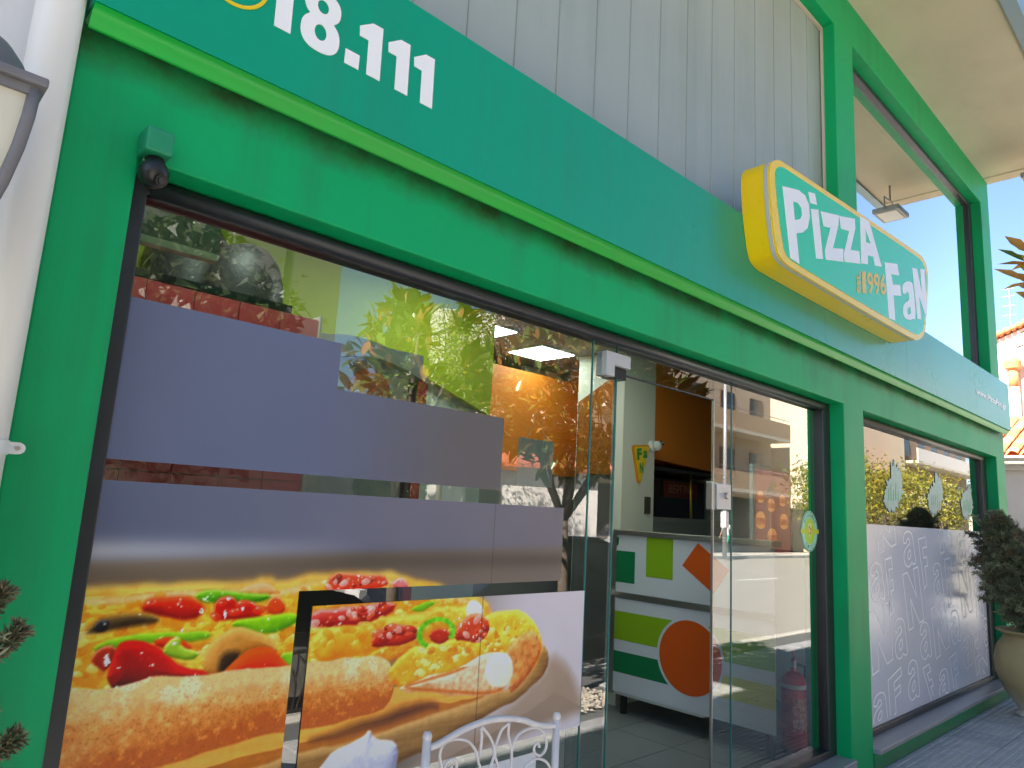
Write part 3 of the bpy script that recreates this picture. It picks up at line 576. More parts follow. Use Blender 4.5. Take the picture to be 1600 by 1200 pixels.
rr = np.sqrt(((GX-1.655)/0.088)**2+((GZ-1.150)/0.055)**2); ang = np.arctan2(GZ-1.15, GX-1.655)
ringm = np.exp(-((rr-0.85)/0.16)**4)*((ang > -0.35) | (ang < -2.3)); blend(ringm, rgb(105, 185, 30)+0.25*(N2-0.4)[..., None])
blob('cream', rgb(150, 152, 178), rgb(252, 252, 255), soft=0.006, rad=0.07, light=(-0.5, 0.6), tex=0.12, texf=N3, amp=0.6)
# wet sparkle over toppings
blend((sstep(0.80, 0.84, N2)*(PS > 0.015)*(N1 > 0.5))*0.8, rgb(255, 245, 225)+0*IMG)
IMG = np.clip(IMG, 0, 1)
fo_ = (sstep(1.345, 1.31, GZ)*FOOD)[..., None]; lum = IMG.mean(-1, keepdims=True); rich = lum+(IMG-lum)*1.06; rich = 0.5+(rich-0.50)*1.22; rich = rich*(0.97+0.10*(N2-0.5)[..., None])
IMG = np.clip(IMG*(1-fo_)+rich*fo_, 0, 1)
for sx_ in (1.905, 1.868): IMG[(np.abs(GX-sx_) < 0.0022) & ((GZ > 1.3) if sx_ > 1.9 else (GZ < 1.3))] *= 0.72   # butt seam of the film
LIN = np.where(IMG <= 0.04045, IMG/12.92, ((IMG+0.055)/1.055)**2.4)
PRINT = mat('printed_film', (0.5, 0.5, 0.5), rough=0.33, attr='print', spec=0.35, bump=0.10, bscale=7, var=0.03, vscale=5)
PGAIN = 1.2
def print_sheet(name, rects, y, m, parent=None):
    """flat film made of axis-aligned rectangles, each vertex takes the printed colour at its place"""
    V = []; F = []; C = []; n0 = 0
    for (x0, x1, z0, z1) in rects:
        xs = np.unique(np.concatenate([[x0, x1], gx[(gx > x0+1e-3) & (gx < x1-1e-3)]])); zs = np.unique(np.concatenate([[z0, z1], gz[(gz > z0+1e-3) & (gz < z1-1e-3)]]))
        ix = np.clip(np.rint((xs-PX0)/PD).astype(int), 0, SH[1]-1); iz = np.clip(np.rint((zs-PZ0)/PD).astype(int), 0, SH[0]-1)
        A, B = np.meshgrid(xs, zs); V.append(np.stack([A.ravel(), np.full(A.size, y), B.ravel()], 1)); C.append(LIN[iz][:, ix].reshape(-1, 3))
        nx, nz = len(xs), len(zs); i = (np.arange(nz-1)[:, None]*nx+np.arange(nx-1)[None]).ravel()+n0
        F.append(np.stack([i, i+1, i+1+nx, i+nx], 1)); n0 += nx*nz
    V = np.concatenate(V); F = np.concatenate(F); C = np.clip(np.concatenate(C)*PGAIN, 0, 0.92)
    me = bpy.data.meshes.new(name); me.vertices.add(len(V)); me.vertices.foreach_set('co', V.ravel()); me.loops.add(len(F)*4); me.loops.foreach_set('vertex_index', F.ravel())
    me.polygons.add(len(F)); me.polygons.foreach_set('loop_start', np.arange(len(F))*4); me.polygons.foreach_set('loop_total', np.full(len(F), 4)); me.update(); me.validate()
    ca = me.color_attributes.new('print', 'FLOAT_COLOR', 'POINT'); ca.data.foreach_set('color', np.concatenate([C, np.ones((len(C), 1))], 1).ravel())
    return link(name, me, m, parent)
FYD = GY-0.004
tag(print_sheet('window_print', [(0.514, 2.302, 1.314, 1.615), (0.514, 1.106, 0.52, 1.314)], FYD, PRINT), 'printed film of a stuffed-crust pizza with peppers and mushroom on the left of the window', 'window print')
tag(print_sheet('window_print', [(1.158, 2.459, 0.716, 1.267)], FYD, PRINT), 'rectangular printed film of a pizza slice with cheese end, behind the white chair', 'window print')
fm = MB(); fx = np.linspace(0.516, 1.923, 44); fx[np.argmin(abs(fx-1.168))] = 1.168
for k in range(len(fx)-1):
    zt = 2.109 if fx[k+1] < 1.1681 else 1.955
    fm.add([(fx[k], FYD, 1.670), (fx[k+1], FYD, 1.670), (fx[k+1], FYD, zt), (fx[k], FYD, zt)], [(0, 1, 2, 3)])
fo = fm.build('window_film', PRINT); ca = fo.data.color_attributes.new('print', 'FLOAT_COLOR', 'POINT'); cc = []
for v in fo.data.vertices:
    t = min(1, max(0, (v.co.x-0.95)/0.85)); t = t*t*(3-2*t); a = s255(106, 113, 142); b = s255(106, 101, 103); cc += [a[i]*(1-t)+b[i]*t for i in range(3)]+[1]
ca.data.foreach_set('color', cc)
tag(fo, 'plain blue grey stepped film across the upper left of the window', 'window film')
tag(MB().add([(1.80, FYD, 0.2), (2.20, FYD, 0.2), (2.20, FYD, 0.66), (1.80, FYD, 0.66)], [(0, 1, 2, 3)]).build('window_film', WHITE), 'small white film low on the glass behind the white chair', 'window film')
# frosted film with outlined letters
FROST = mat('lilac_frosted_film', (0.70, 0.70, 0.78), rough=0.22, var=0.04, vscale=2, spec=0.6)
ff = thing('window_film', 'lilac grey frosted film with outlined letters on the right window', 'window film')
MB().add([(5.422, FYD, 0.197), (8.908, FYD, 0.197), (8.908, FYD, 1.636), (5.422, FYD, 1.636)], [(0, 1, 2, 3)]).build('film_sheet', FROST, ff)
GLY = {'F': [[(0, 0), (0.42, 0.06), (0.42, 0.42), (0.85, 0.42), (0.85, 0.60), (0.42, 0.60), (0.42, 0.80), (1.0, 0.80), (1.0, 1.0), (0, 1.0)]],
       'N': [[(0, 0), (0.30, 0.0), (0.30, 0.52), (0.70, 0.0), (1.0, 0.0), (1.0, 1.0), (0.70, 1.0), (0.70, 0.48), (0.30, 1.0), (0, 1.0)]],
       'a': [[(0.12, 0.85), (0.25, 0.97), (0.50, 1.0), (0.78, 0.94), (0.92, 0.78), (0.95, 0.4), (1.0, 0.0), (0.72, 0.0), (0.66, 0.09), (0.50, 0.0), (0.28, -0.02), (0.08, 0.08), (0.0, 0.26), (0.08, 0.44), (0.30, 0.56), (0.62, 0.62), (0.62, 0.72), (0.50, 0.80), (0.36, 0.74), (0.32, 0.66), (0.06, 0.70)],
             [(0.62, 0.46), (0.42, 0.40), (0.32, 0.28), (0.40, 0.19), (0.52, 0.2), (0.62, 0.30)]]}
WLINE = mat('white_outline_print', (1.0, 1.0, 1.0), rough=0.4)
def stroke(mb, P, w, y, clip):
    """closed outline as one mitred ribbon, cut off at the film's edge"""
    Q = []
    for i in range(len(P)):
        a = Vector(P[i]); b = Vector(P[(i+1) % len(P)]); ks = max(1, int((b-a).length/0.04))
        Q += [a+(b-a)*(k/ks) for k in range(ks)]
    n = len(Q); vs = []
    for i in range(n):
        d0 = (Q[i]-Q[i-1]).normalized(); d1 = (Q[(i+1) % n]-Q[i]).normalized(); m_ = Vector((-(d0.y+d1.y), d0.x+d1.x))
        if m_.length < 1e-4: m_ = Vector((-d1.y, d1.x))
        m_.normalize(); k = min(2.2, 1/max(0.3, m_.dot(Vector((-d1.y, d1.x)))))*w/2
        vs += [(Q[i].x-m_.x*k, y, Q[i].y-m_.y*k), (Q[i].x+m_.x*k, y, Q[i].y+m_.y*k)]
    mb.add(vs, [(2*i, 2*((i+1) % n), 2*((i+1) % n)+1, 2*i+1) for i in range(n) if clip(Q[i]) and clip(Q[(i+1) % n])])
for (c, ax, az, bx, bz, tx, tz) in [tuple(r) for r in TR['film']]:
    mb = MB(); a = Vector((ax, az)); ex = Vector((bx-ax, bz-az)); ez = Vector((tx-ax, tz-az))
    # letters lean: baseline rises to the right, stems lean to the left, all the same size on the film
    for lp_ in GLY[c]:
        P = [a+ex*px+ez*pz for px, pz in lp_]
        if c == 'a': P = [Vector(q) for q in smooth_poly([tuple(q) for q in P], 1)]
        stroke(mb, P, 0.014, FYD-0.0012, lambda q: 5.43 < q.x < 8.90 and 0.205 < q.y < 1.63)
    if mb.v: mb.build('outlined_letter', WLINE, ff)
# three splash stickers above the film
SPL = mat('mint_sticker', (0.36, 0.50, 0.47), rough=0.4, col2=(0.26, 0.44, 0.40), vscale=22); SPG = mat('green_ink', (0.01, 0.42, 0.16), rough=0.4)
for k, (cx, cz) in enumerate(((6.30, 1.90), (7.38, 1.91), (8.40, 1.90))):
    rq = random.Random(40+k); pts = []; inner = []
    for j in range(64):
        t = 2*math.pi*j/64; rx = 0.20+0.025*math.sin(2*t+k); rz = 0.15+(0.10 if math.sin(t) > 0.5 and math.cos(t+0.3*k) > -0.4 else 0)
        sp = rq.choice([0.86, 0.94, 1.0, 1.04, 1.14]); pts.append((cx+rx*sp*math.cos(t)+0.05*math.sin(t), cz+rz*sp*math.sin(t)))
    st = thing('splash_sticker', ('mint green splash sticker on the right window, nearest the green pillar', 'mint green splash sticker, middle one of three on the right window', 'mint green splash sticker on the right window, farthest of the three')[k], 'sticker', 'splash stickers')
    MB().prism(pts, FYD-0.0008, FYD).build('splash', SPL, st)
    for q in range(5):
        x = cx-0.13+0.055*q; h_ = rq.uniform(0.06, 0.16); z0_ = cz-0.09+rq.uniform(0, 0.03); MB().prism([(x, z0_), (x+0.022, z0_+0.01), (x+0.030, z0_+h_), (x+0.012, z0_+h_*0.8)], FYD-0.002, FYD-0.0012).build('ink_stroke', SPG, st)
# round sticker on the fixed pane beside the door
rs = thing('round_sticker', 'round mint and lime sticker with a pizza slice on the glass beside the door', 'sticker')
MINT = mat('mint_print', (0.35, 0.72, 0.58), rough=0.4); LIME = mat('lime_print', (0.42, 0.66, 0.01), rough=0.4); DKG = mat('dark_green_print', (0.01, 0.16, 0.05), rough=0.4)
cx, cz = 4.717, 1.564
MB().prism(ell(cx, cz, 0.122, 0.132), FYD, FYD+0.001).build('sticker_disc', MINT, rs); MB().prism(ell(cx, cz, 0.078, 0.084), FYD-0.001, FYD-0.0002).build('sticker_core', LIME, rs)
MB().prism(ell(cx, cz, 0.117, 0.127), FYD-0.0008, FYD-0.0001, holes=[ell(cx, cz, 0.113, 0.123)]).build('sticker_ring', DKG, rs)
box('sticker_bar', cx-0.135, cx+0.135, FYD-0.002, FYD-0.0012, cz-0.015, cz+0.013, mat('yellow_green_print', (0.55, 0.62, 0.02), rough=0.4), rs)
MB().prism([(cx-0.028, cz+0.045), (cx, cz+0.055), (cx+0.028, cz+0.045), (cx, cz-0.055)], FYD-0.003, FYD-0.0022).build('slice_print', mat('pale_yellow_print', (0.75, 0.72, 0.25), rough=0.4), rs)
for a, b in ((-0.008, 0.025), (0.009, 0.012), (0.0, -0.012)):
    MB().prism(ell(cx+a, cz+b, 0.006, 0.009, 12), FYD-0.004, FYD-0.0032).build('topping_print', mat('red_print', (0.55, 0.03, 0.01), rough=0.4), rs)
def arc_text(s, cx, cz, rx, rz, a0, a1, h, y, m, parent):
    for i, ch in enumerate(s):
        t = a0+(a1-a0)*(i+0.5)/len(s); p = Vector((cx+rx*math.cos(t), cz+rz*math.sin(t))); up_ = Vector((math.cos(t), math.sin(t)))*(1 if a1 < a0 else -1); rt = Vector((up_.y, -up_.x))
        if ch == ' ': continue
        w_ = h*0.62; o = p-up_*h/2-rt*w_/2
        text_mesh('sticker_letter', ch, (tuple(o), tuple(o+rt*w_), tuple(o+up_*h)), y, m, parent, weight=0.01)
arc_text('ΕΛΛΗΝΙΚΗ', cx, cz, 0.096, 0.104, math.radians(150), math.radians(30), 0.022, FYD-0.0022, DKG, rs)
arc_text('ΠΙΤΣΑ', cx, cz, 0.096, 0.104, math.radians(225), math.radians(315), 0.022, FYD-0.0022, DKG, rs)
# ------------------------------------------------------------------ ground, pavement, road
ASPH = mat('asphalt', (0.31, 0.29, 0.255), rough=0.9, var=0.18, vscale=40, bump=0.25, bscale=200)
PAVE = mat('grey_paving', (0.40, 0.40, 0.405), rough=0.75, var=0.16, vscale=7, bump=0.2, bscale=130)
CONC = mat('kerb_concrete', (0.52, 0.49, 0.44), rough=0.85, var=0.12, vscale=12, bump=0.2)
MORT = mat('joint_mortar', (0.11, 0.11, 0.11), rough=0.95)
struct('ground', MB().add([(-1500, -1500, -0.16), (1500, -1500, -0.16), (1500, 1500, -0.16), (-1500, 1500, -0.16)], [(0, 1, 2, 3)]), mat('bare_earth', (0.26, 0.23, 0.18), rough=1.0, var=0.1, vscale=0.3))
struct('road', MB().add([(-60, -15.0, -0.13), (140, -15.0, -0.13), (140, -2.9, -0.13), (-60, -2.9, -0.13)], [(0, 1, 2, 3)]), ASPH)
LINEP = mat('road_paint', (0.75, 0.74, 0.70), rough=0.7, var=0.1, vscale=20)
for k, x in enumerate(np.arange(-30, 100, 5.0)):
    o = MB().add([(x, -8.86, -0.126), (x+2.6, -8.86, -0.126), (x+2.6, -8.74, -0.126), (x, -8.74, -0.126)], [(0, 1, 2, 3)]).build('lane_marking', LINEP); o['kind'] = 'structure'
pav = struct('pavement', MB().box(-20, 60, -2.75, -0.002, -0.15, -0.012), MORT)
o = MB().box(-20, 60, -2.9, -2.752, -0.15, 0.004).build('kerb', CONC, bevel=0.01); o['kind'] = 'structure'
o = MB().box(-20, 140, -17.0, -15.15, -0.15, 0.0).build('far_pavement', CONC); o['kind'] = 'structure'
o = MB().box(-20, 140, -15.149, -15.0, -0.15, 0.01).build('far_kerb', PAVE); o['kind'] = 'structure'
# ribbed paving slabs, one object each, sharing a mesh
tb = MB().box(0.003, 0.397, 0.003, 0.397, -0.012, 0.0)
for r_ in range(8):
    y = 0.010+r_*0.0485; tb.add([(0.008, y, 0.0005), (0.392, y, 0.0005), (0.392, y+0.038, 0.0005), (0.008, y+0.038, 0.0005), (0.012, y+0.005, 0.0055), (0.388, y+0.005, 0.0055), (0.388, y+0.033, 0.0055), (0.012, y+0.033, 0.0055)],
                               [(4, 5, 6, 7), (0, 1, 5, 4), (1, 2, 6, 5), (2, 3, 7, 6), (3, 0, 4, 7)])
tm = bpy.data.meshes.new('paving_slab'); tm.from_pydata(tb.v, [], tb.f); tm.update(); tm.materials.append(PAVE)
tm2 = tm.copy(); tm2.materials.clear(); tm2.materials.append(mat('grey_paving_dark', (0.35, 0.35, 0.36), rough=0.75, var=0.2, vscale=8, bump=0.2, bscale=130))
PIT = (4.5, 5.5)
for i in range(-1, 28):
    for j in range(6):
        x, y = i*0.4+0.02, -(j+1)*0.4-0.004
        if j >= 4 and (PIT[0]-0.45 < x < PIT[1]): continue
        o = bpy.data.objects.new('paving_slab', tm if random.random() < 0.7 else tm2); COL.objects.link(o); o.parent = pav
        o.location = (x, y, random.uniform(-0.0015, 0.0015)); o.rotation_euler = (0, 0, 0)
struct('pavement_far_part', MB().box(11.3, 60, -2.74, -0.004, -0.014, -0.002), PAVE)
# gravel tree pits
def pebbles(name, x0, x1, y0, y1, n, label):
    V = []; F = []; C = []
    for k in range(n):
        c = np.array([random.uniform(x0, x1), random.uniform(y0, y1), random.uniform(-0.005, 0.02)]); r = random.uniform(0.014, 0.032)
        o = np.array([(1, 0, 0), (0, 1, 0), (-1, 0, 0), (0, -1, 0), (0, 0, 0.7), (0, 0, -0.7)], float)*r*np.random.RandomState(k).uniform(0.7, 1.2, (6, 1)); b = len(V)
        V += [tuple(c+q) for q in o]; F += [(b, b+1, b+4), (b+1, b+2, b+4), (b+2, b+3, b+4), (b+3, b, b+4)]
    o = MB().add(V, F).build(name, mat('pale_pebbles', (0.52, 0.45, 0.36), rough=0.8, col2=(0.30, 0.27, 0.24), vscale=30)); return tag(o, label, 'gravel', kind='stuff')
pebbles('gravel', PIT[0]-0.3, PIT[1]-0.1, -2.55, -1.75, 900, 'pale pebbles round the kerbside magnolia')

# ------------------------------------------------------------------ white building on the left with downpipe
lb = thing('white_building', 'white rendered neighbouring building on the far left', 'building')
RENDW = mat('white_render', (0.72, 0.72, 0.74), rough=0.8, var=0.04, vscale=3, bump=0.1, bscale=70)
box('wall', -8.0, 0.283, 0.02, 8.0, 0.0, 6.4, RENDW, lb); box('cornice', -8.0, 0.40, -0.12, 8.0, 6.4, 6.6, RENDW, lb)
dp = thing('downpipe', 'white round downpipe running down beside the green pillar', 'pipe')
WPVC = mat('white_pvc', (0.75, 0.74, 0.73), rough=0.35, var=0.04, vscale=2)
MB().tube([(0.228, -0.052, 0.05), (0.228, -0.052, 6.3)], 0.050, 24).build('pipe', WPVC, dp, smooth=True)
MB().tube([(0.228, -0.052, 1.655), (0.228, -0.052, 1.685)], 0.0535, 24).build('pipe_clip', WPVC, dp, smooth='auto')
ct = MB().prism([(0.272, 1.657)]+[(0.297+0.014*math.cos(t), 1.670+0.013*math.sin(t)) for t in np.linspace(-math.pi/2, math.pi/2, 9)]+[(0.272, 1.683)], -0.060, -0.050).build('clip_tab', WPVC, dp)
MB().tube([(0.296, -0.0605, 1.67), (0.296, -0.064, 1.67)], 0.005, 8).build('clip_screw', STEEL, dp)

# wall lantern, square with domed roof
lan = thing('wall_lantern', 'grey metal lantern with domed roof and milky panes at the upper left', 'lantern')
LMET = mat('grey_lantern_metal', (0.16, 0.155, 0.17), rough=0.5, var=0.12, vscale=20, bump=0.06)
MILK = mat('milky_pane', (0.60, 0.58, 0.50), rough=0.35, var=0.08, vscale=6)
lx, ly, lz = 0.052, -0.325, 2.335
hw = [(0.118, 2.312), (0.116, 2.26), (0.110, 2.20), (0.098, 2.13), (0.080, 2.06), (0.055, 1.99), (0.035, 1.955)]
rim = MB().box(lx-0.132, lx+0.132, ly-0.132, ly+0.132, 2.318, 2.337).build('rim_plate', LMET, lan, bevel=0.004)
box('rim_collar', lx-0.120, lx+0.120, ly-0.120, ly+0.120, 2.300, 2.3175, LMET, lan)
MB().lathe([(0.122, 2.338), (0.120, 2.355), (0.108, 2.385), (0.085, 2.415), (0.055, 2.436), (0.022, 2.446), (0.0, 2.447)], (lx, ly, 0), 28).build('dome_roof', LMET, lan, smooth=True)
MB().lathe([(0.030, 2.446), (0.034, 2.452), (0.028, 2.460), (0.012, 2.466), (0.018, 2.478), (0.0, 2.492)], (lx, ly, 0), 16).build('finial', LMET, lan, smooth=True)
for sx, sy in ((1, 0), (-1, 0), (0, 1), (0, -1)):
    mb = MB(); vs = []
    for h, z in hw:
        hh = h-0.006
        for t in (-1, 1):
            vs.append((lx+(sx*hh if sx else t*hh), ly+(sy*hh if sy else t*hh), z))
    mb.add(vs, [(2*i, 2*i+1, 2*i+3, 2*i+2) for i in range(len(hw)-1)]); mb.build('milky_pane', MILK, lan, smooth=True)
for sx in (-1, 1):
    for sy in (-1, 1):
        MB().tube([(lx+sx*(h-0.004), ly+sy*(h-0.004), z) for h, z in hw], 0.011, 6).build('corner_rib', LMET, lan, smooth=True)
MB().lathe([(0.0, 1.90), (0.016, 1.905), (0.02, 1.92), (0.04, 1.945), (0.045, 1.957), (0.0, 1.96)], (lx, ly, 0), 16).build('bottom_cap', LMET, lan, smooth=True)
MB().tube([(lx, ly, 1.91), (lx, ly+0.06, 1.86), (lx, ly+0.2, 1.84), (lx, ly+0.33, 1.90)], 0.012, 8).build('wall_arm', LMET, lan, smooth=True)
box('wall_plate', lx-0.05, lx+0.05, 0.0, 0.018, 1.80, 2.0, LMET, lan)

# security camera under a green junction box
sc_ = thing('security_camera', 'black dome camera hanging under a green junction box on the lintel', 'camera')
CGREEN = mat('green_box_paint', (0.01, 0.26, 0.12), rough=0.5, var=0.1, vscale=20)
MB().box(0.447, 0.515, -0.082, -0.001, 2.440, 2.508).build('junction_box', CGREEN, sc_, bevel=0.008)
MB().lathe([(0.020, 2.438), (0.026, 2.426), (0.034, 2.414), (0.038, 2.402), (0.036, 2.386), (0.028, 2.370), (0.014, 2.361), (0.0, 2.359)], (0.485, -0.045, 0), 20).build('camera_body', BLACKP, sc_, smooth=True)
MB().tube([(0.493, -0.066, 2.378), (0.497, -0.082, 2.370)], 0.016, 14).build('lens_ring', mat('dark_lens_ring', (0.008, 0.008, 0.008), rough=0.25), sc_, smooth='auto')
MB().tube([(0.497, -0.0822, 2.370), (0.4974, -0.0832, 2.3697)], 0.009, 12).build('lens', mat('lens_glass', (0.015, 0.015, 0.02), rough=0.15, spec=0.4), sc_)
for k in range(4):
    MB().tube([(0.462+0.012*k, -0.03, 2.44), (0.455+0.012*k, -0.055-0.005*k, 2.42), (0.468+0.01*k, -0.06, 2.40)], 0.003, 5).build('cable', mat('green_cable', (0.05, 0.22, 0.06), rough=0.5), sc_)

# floodlight hung under the soffit, seen mirrored in the upper window
fl = thing('floodlight', 'flat floodlight hanging from the soffit, mirrored in the upper window', 'floodlight')
FLM = mat('flood_housing', (0.25, 0.27, 0.26), rough=0.4)
hb = box('housing', -0.19, 0.19, -0.15, 0.15, -0.03, 0.03, FLM, fl, bevel=0.01); box('lens_plate', -0.15, 0.15, -0.11, 0.11, -0.036, -0.0305, mat('flood_lens', (0.65, 0.65, 0.6), rough=0.3), fl)
MB().tube([(-0.2, 0, 0), (-0.2, 0, 0.15), (0, 0, 0.16), (0.2, 0, 0.15), (0.2, 0, 0)], 0.01, 6).build('bracket', FLM, fl); MB().tube([(0, 0, 0.16), (0, 0, 0.36)], 0.012, 6).build('hanger', FLM, fl)
fl.location = (8.85, -0.62, 5.40)

# ------------------------------------------------------------------ white scroll-work chair before the window
ch = thing('garden_chair', 'white wrought metal chair with scroll back standing before the window', 'chair')
CHW = mat('white_enamel', (0.66, 0.62, 0.62), rough=0.38, var=0.08, vscale=30)
CURV = {'rail': [(1.238, 0.979), (1.271, 0.984), (1.311, 0.995), (1.36, 1.007), (1.417, 1.014), (1.471, 1.014), (1.527, 1.007), (1.582, 0.994), (1.618, 0.98), (1.66, 0.967), (1.719, 0.958)],
 'c1': [(1.286, 0.88), (1.286, 0.916), (1.275, 0.953), (1.284, 0.978), (1.312, 0.986), (1.346, 0.982), (1.377, 0.968), (1.401, 0.942), (1.414, 0.909), (1.42, 0.89), (1.41, 0.80)],
 's1': [(1.282, 0.89), (1.297, 0.928), (1.313, 0.937), (1.327, 0.934), (1.335, 0.921), (1.333, 0.908), (1.320, 0.903), (1.313, 0.912), (1.320, 0.920)],
 'm1': [(1.416, 1.001), (1.42, 0.97), (1.417, 0.927)], 'm2': [(1.417, 1.003), (1.447, 0.975), (1.464, 0.95), (1.471, 0.927), (1.466, 0.906), (1.445, 0.86), (1.43, 0.80)],
 'm3': [(1.521, 0.996), (1.496, 0.983), (1.482, 0.959), (1.474, 0.939), (1.475, 0.917), (1.492, 0.876), (1.51, 0.80)], 'm4': [(1.523, 0.997), (1.522, 0.966), (1.53, 0.942), (1.539, 0.918), (1.541, 0.867), (1.535, 0.80)],
 'c2': [(1.539, 0.918), (1.551, 0.948), (1.584, 0.965), (1.634, 0.966), (1.666, 0.949), (1.684, 0.919), (1.68, 0.896), (1.661, 0.885), (1.639, 0.893), (1.631, 0.908), (1.638, 0.92), (1.651, 0.917), (1.653, 0.908)],
 'c3': [(1.56, 0.80), (1.592, 0.857), (1.616, 0.875), (1.651, 0.878), (1.688, 0.861), (1.706, 0.835), (1.70, 0.80)]}
def cr(P, n=6):
    P = [Vector(p) for p in P]; out = []
    for i in range(len(P)-1):
        p0, p1, p2, p3 = P[max(i-1, 0)], P[i], P[i+1], P[min(i+2, len(P)-1)]
        for k in range(n):
            t = k/n; out.append(0.5*((2*p1)+(p2-p0)*t+(2*p0-5*p1+4*p2-p3)*t*t+(3*p1-p0-3*p2+p3)*t*t*t))
    return out+[P[-1]]
for k, P in CURV.items():
    MB().tube([(p.x, -0.4, p.y) for p in cr(P)], 0.009 if k == 'rail' else 0.0042, 8).build('top_rail' if k == 'rail' else 'scroll', CHW, ch, smooth=True)
for x, zt in ((1.229, 1.000), (1.726, 0.975)):
    lg = MB().tube([(x, -0.4, zt), (x, -0.4, 0.45), (x, -0.36, 0.0)], 0.0115, 10).build('back_leg', CHW, ch, smooth=True)
    MB().lathe([(0.0, 0.016), (0.009, 0.013), (0.0125, 0.004), (0.012, -0.004), (0.009, -0.008)], (x, -0.4, zt+0.006), 12).build('finial', CHW, lg, smooth=True)
    MB().tube([(x, -0.82, 0.45), (x, -0.84, 0.0)], 0.0115, 10).build('front_leg', CHW, ch, smooth=True)
MB().tube([(1.229, -0.4, 0.80), (1.726, -0.4, 0.80)], 0.007, 8).build('lower_rail', CHW, ch)
MB().lathe([(0.0, 0.475), (0.20, 0.475), (0.24, 0.468), (0.255, 0.455), (0.24, 0.447), (0.0, 0.447)], (1.4775, -0.615, 0), 28).build('seat', CHW, ch, smooth='auto')

# ------------------------------------------------------------------ foliage helpers
def leaf_mesh(name, base, faces, pos, dirs, nrm, size, cols, m, parent=None):
    """many copies of a small leaf outline joined into one crown: base verts in (along, across, up)"""
    base = np.asarray(base, float); n = len(pos); k = len(base)
    d = dirs/np.linalg.norm(dirs, axis=1, keepdims=True); s = np.cross(d, nrm); s /= np.maximum(np.linalg.norm(s, axis=1, keepdims=True), 1e-6); u_ = np.cross(s, d)
    V = pos[:, None]+size[:, None, None]*(base[None, :, :1]*d[:, None]+base[None, :, 1:2]*s[:, None]+base[None, :, 2:]*u_[:, None]); V = V.reshape(-1, 3)
    off = (np.arange(n)*k); nf = [len(f) for f in faces]
    li = np.concatenate([np.concatenate(faces)[None]+off[:, None]], 1).ravel(); lt = np.tile(nf, n); ls = np.concatenate([[0], np.cumsum(lt)[:-1]])
    me = bpy.data.meshes.new(name); me.vertices.add(len(V)); me.vertices.foreach_set('co', V.ravel()); me.loops.add(len(li)); me.loops.foreach_set('vertex_index', li)
    me.polygons.add(len(lt)); me.polygons.foreach_set('loop_start', ls); me.polygons.foreach_set('loop_total', lt); me.update(); me.validate()
    ca = me.color_attributes.new('leaf', 'FLOAT_COLOR', 'POINT'); C = np.repeat(np.concatenate([cols, np.ones((n, 1))], 1), k, 0); ca.data.foreach_set('color', C.ravel())
    return link(name, me, m, parent)
def leafmat(name, rough=0.45, trans=0.3):
    m = bpy.data.materials.new(name); m.use_nodes = True; N = m.node_tree.nodes; L = m.node_tree.links; b = N['Principled BSDF']
    a = N.new('ShaderNodeAttribute'); a.attribute_name = 'leaf'; L.new(a.outputs['Color'], b.inputs['Base Color']); b.inputs['Roughness'].default_value = rough
    t = N.new('ShaderNodeBsdfTranslucent'); L.new(a.outputs['Color'], t.inputs[0]); mx = N.new('ShaderNodeMixShader'); mx.inputs[0].default_value = trans
    L.new(b.outputs[0], mx.inputs[1]); L.new(t.outputs[0], mx.inputs[2]); L.new(mx.outputs[0], N['Material Output'].inputs[0]); return m
LEAF = leafmat('leaf'); NEEDLE = leafmat('needle', 0.7, 0.1); GLOSSY = leafmat('glossy_leaf', 0.28, 0.25)
BARK = mat('bark', (0.13, 0.10, 0.075), rough=0.95, var=0.25, vscale=20, bump=0.6, bscale=40)
QUAD = ([(0, -0.5, 0), (0.5, -0.1, 0.05), (1, 0, 0), (0.5, 0.45, 0.05)], [(0, 1, 2, 3)])
def unit(n, r=RND):
    v = r.normal(size=(n, 3)); return v/np.linalg.norm(v, axis=1, keepdims=True)
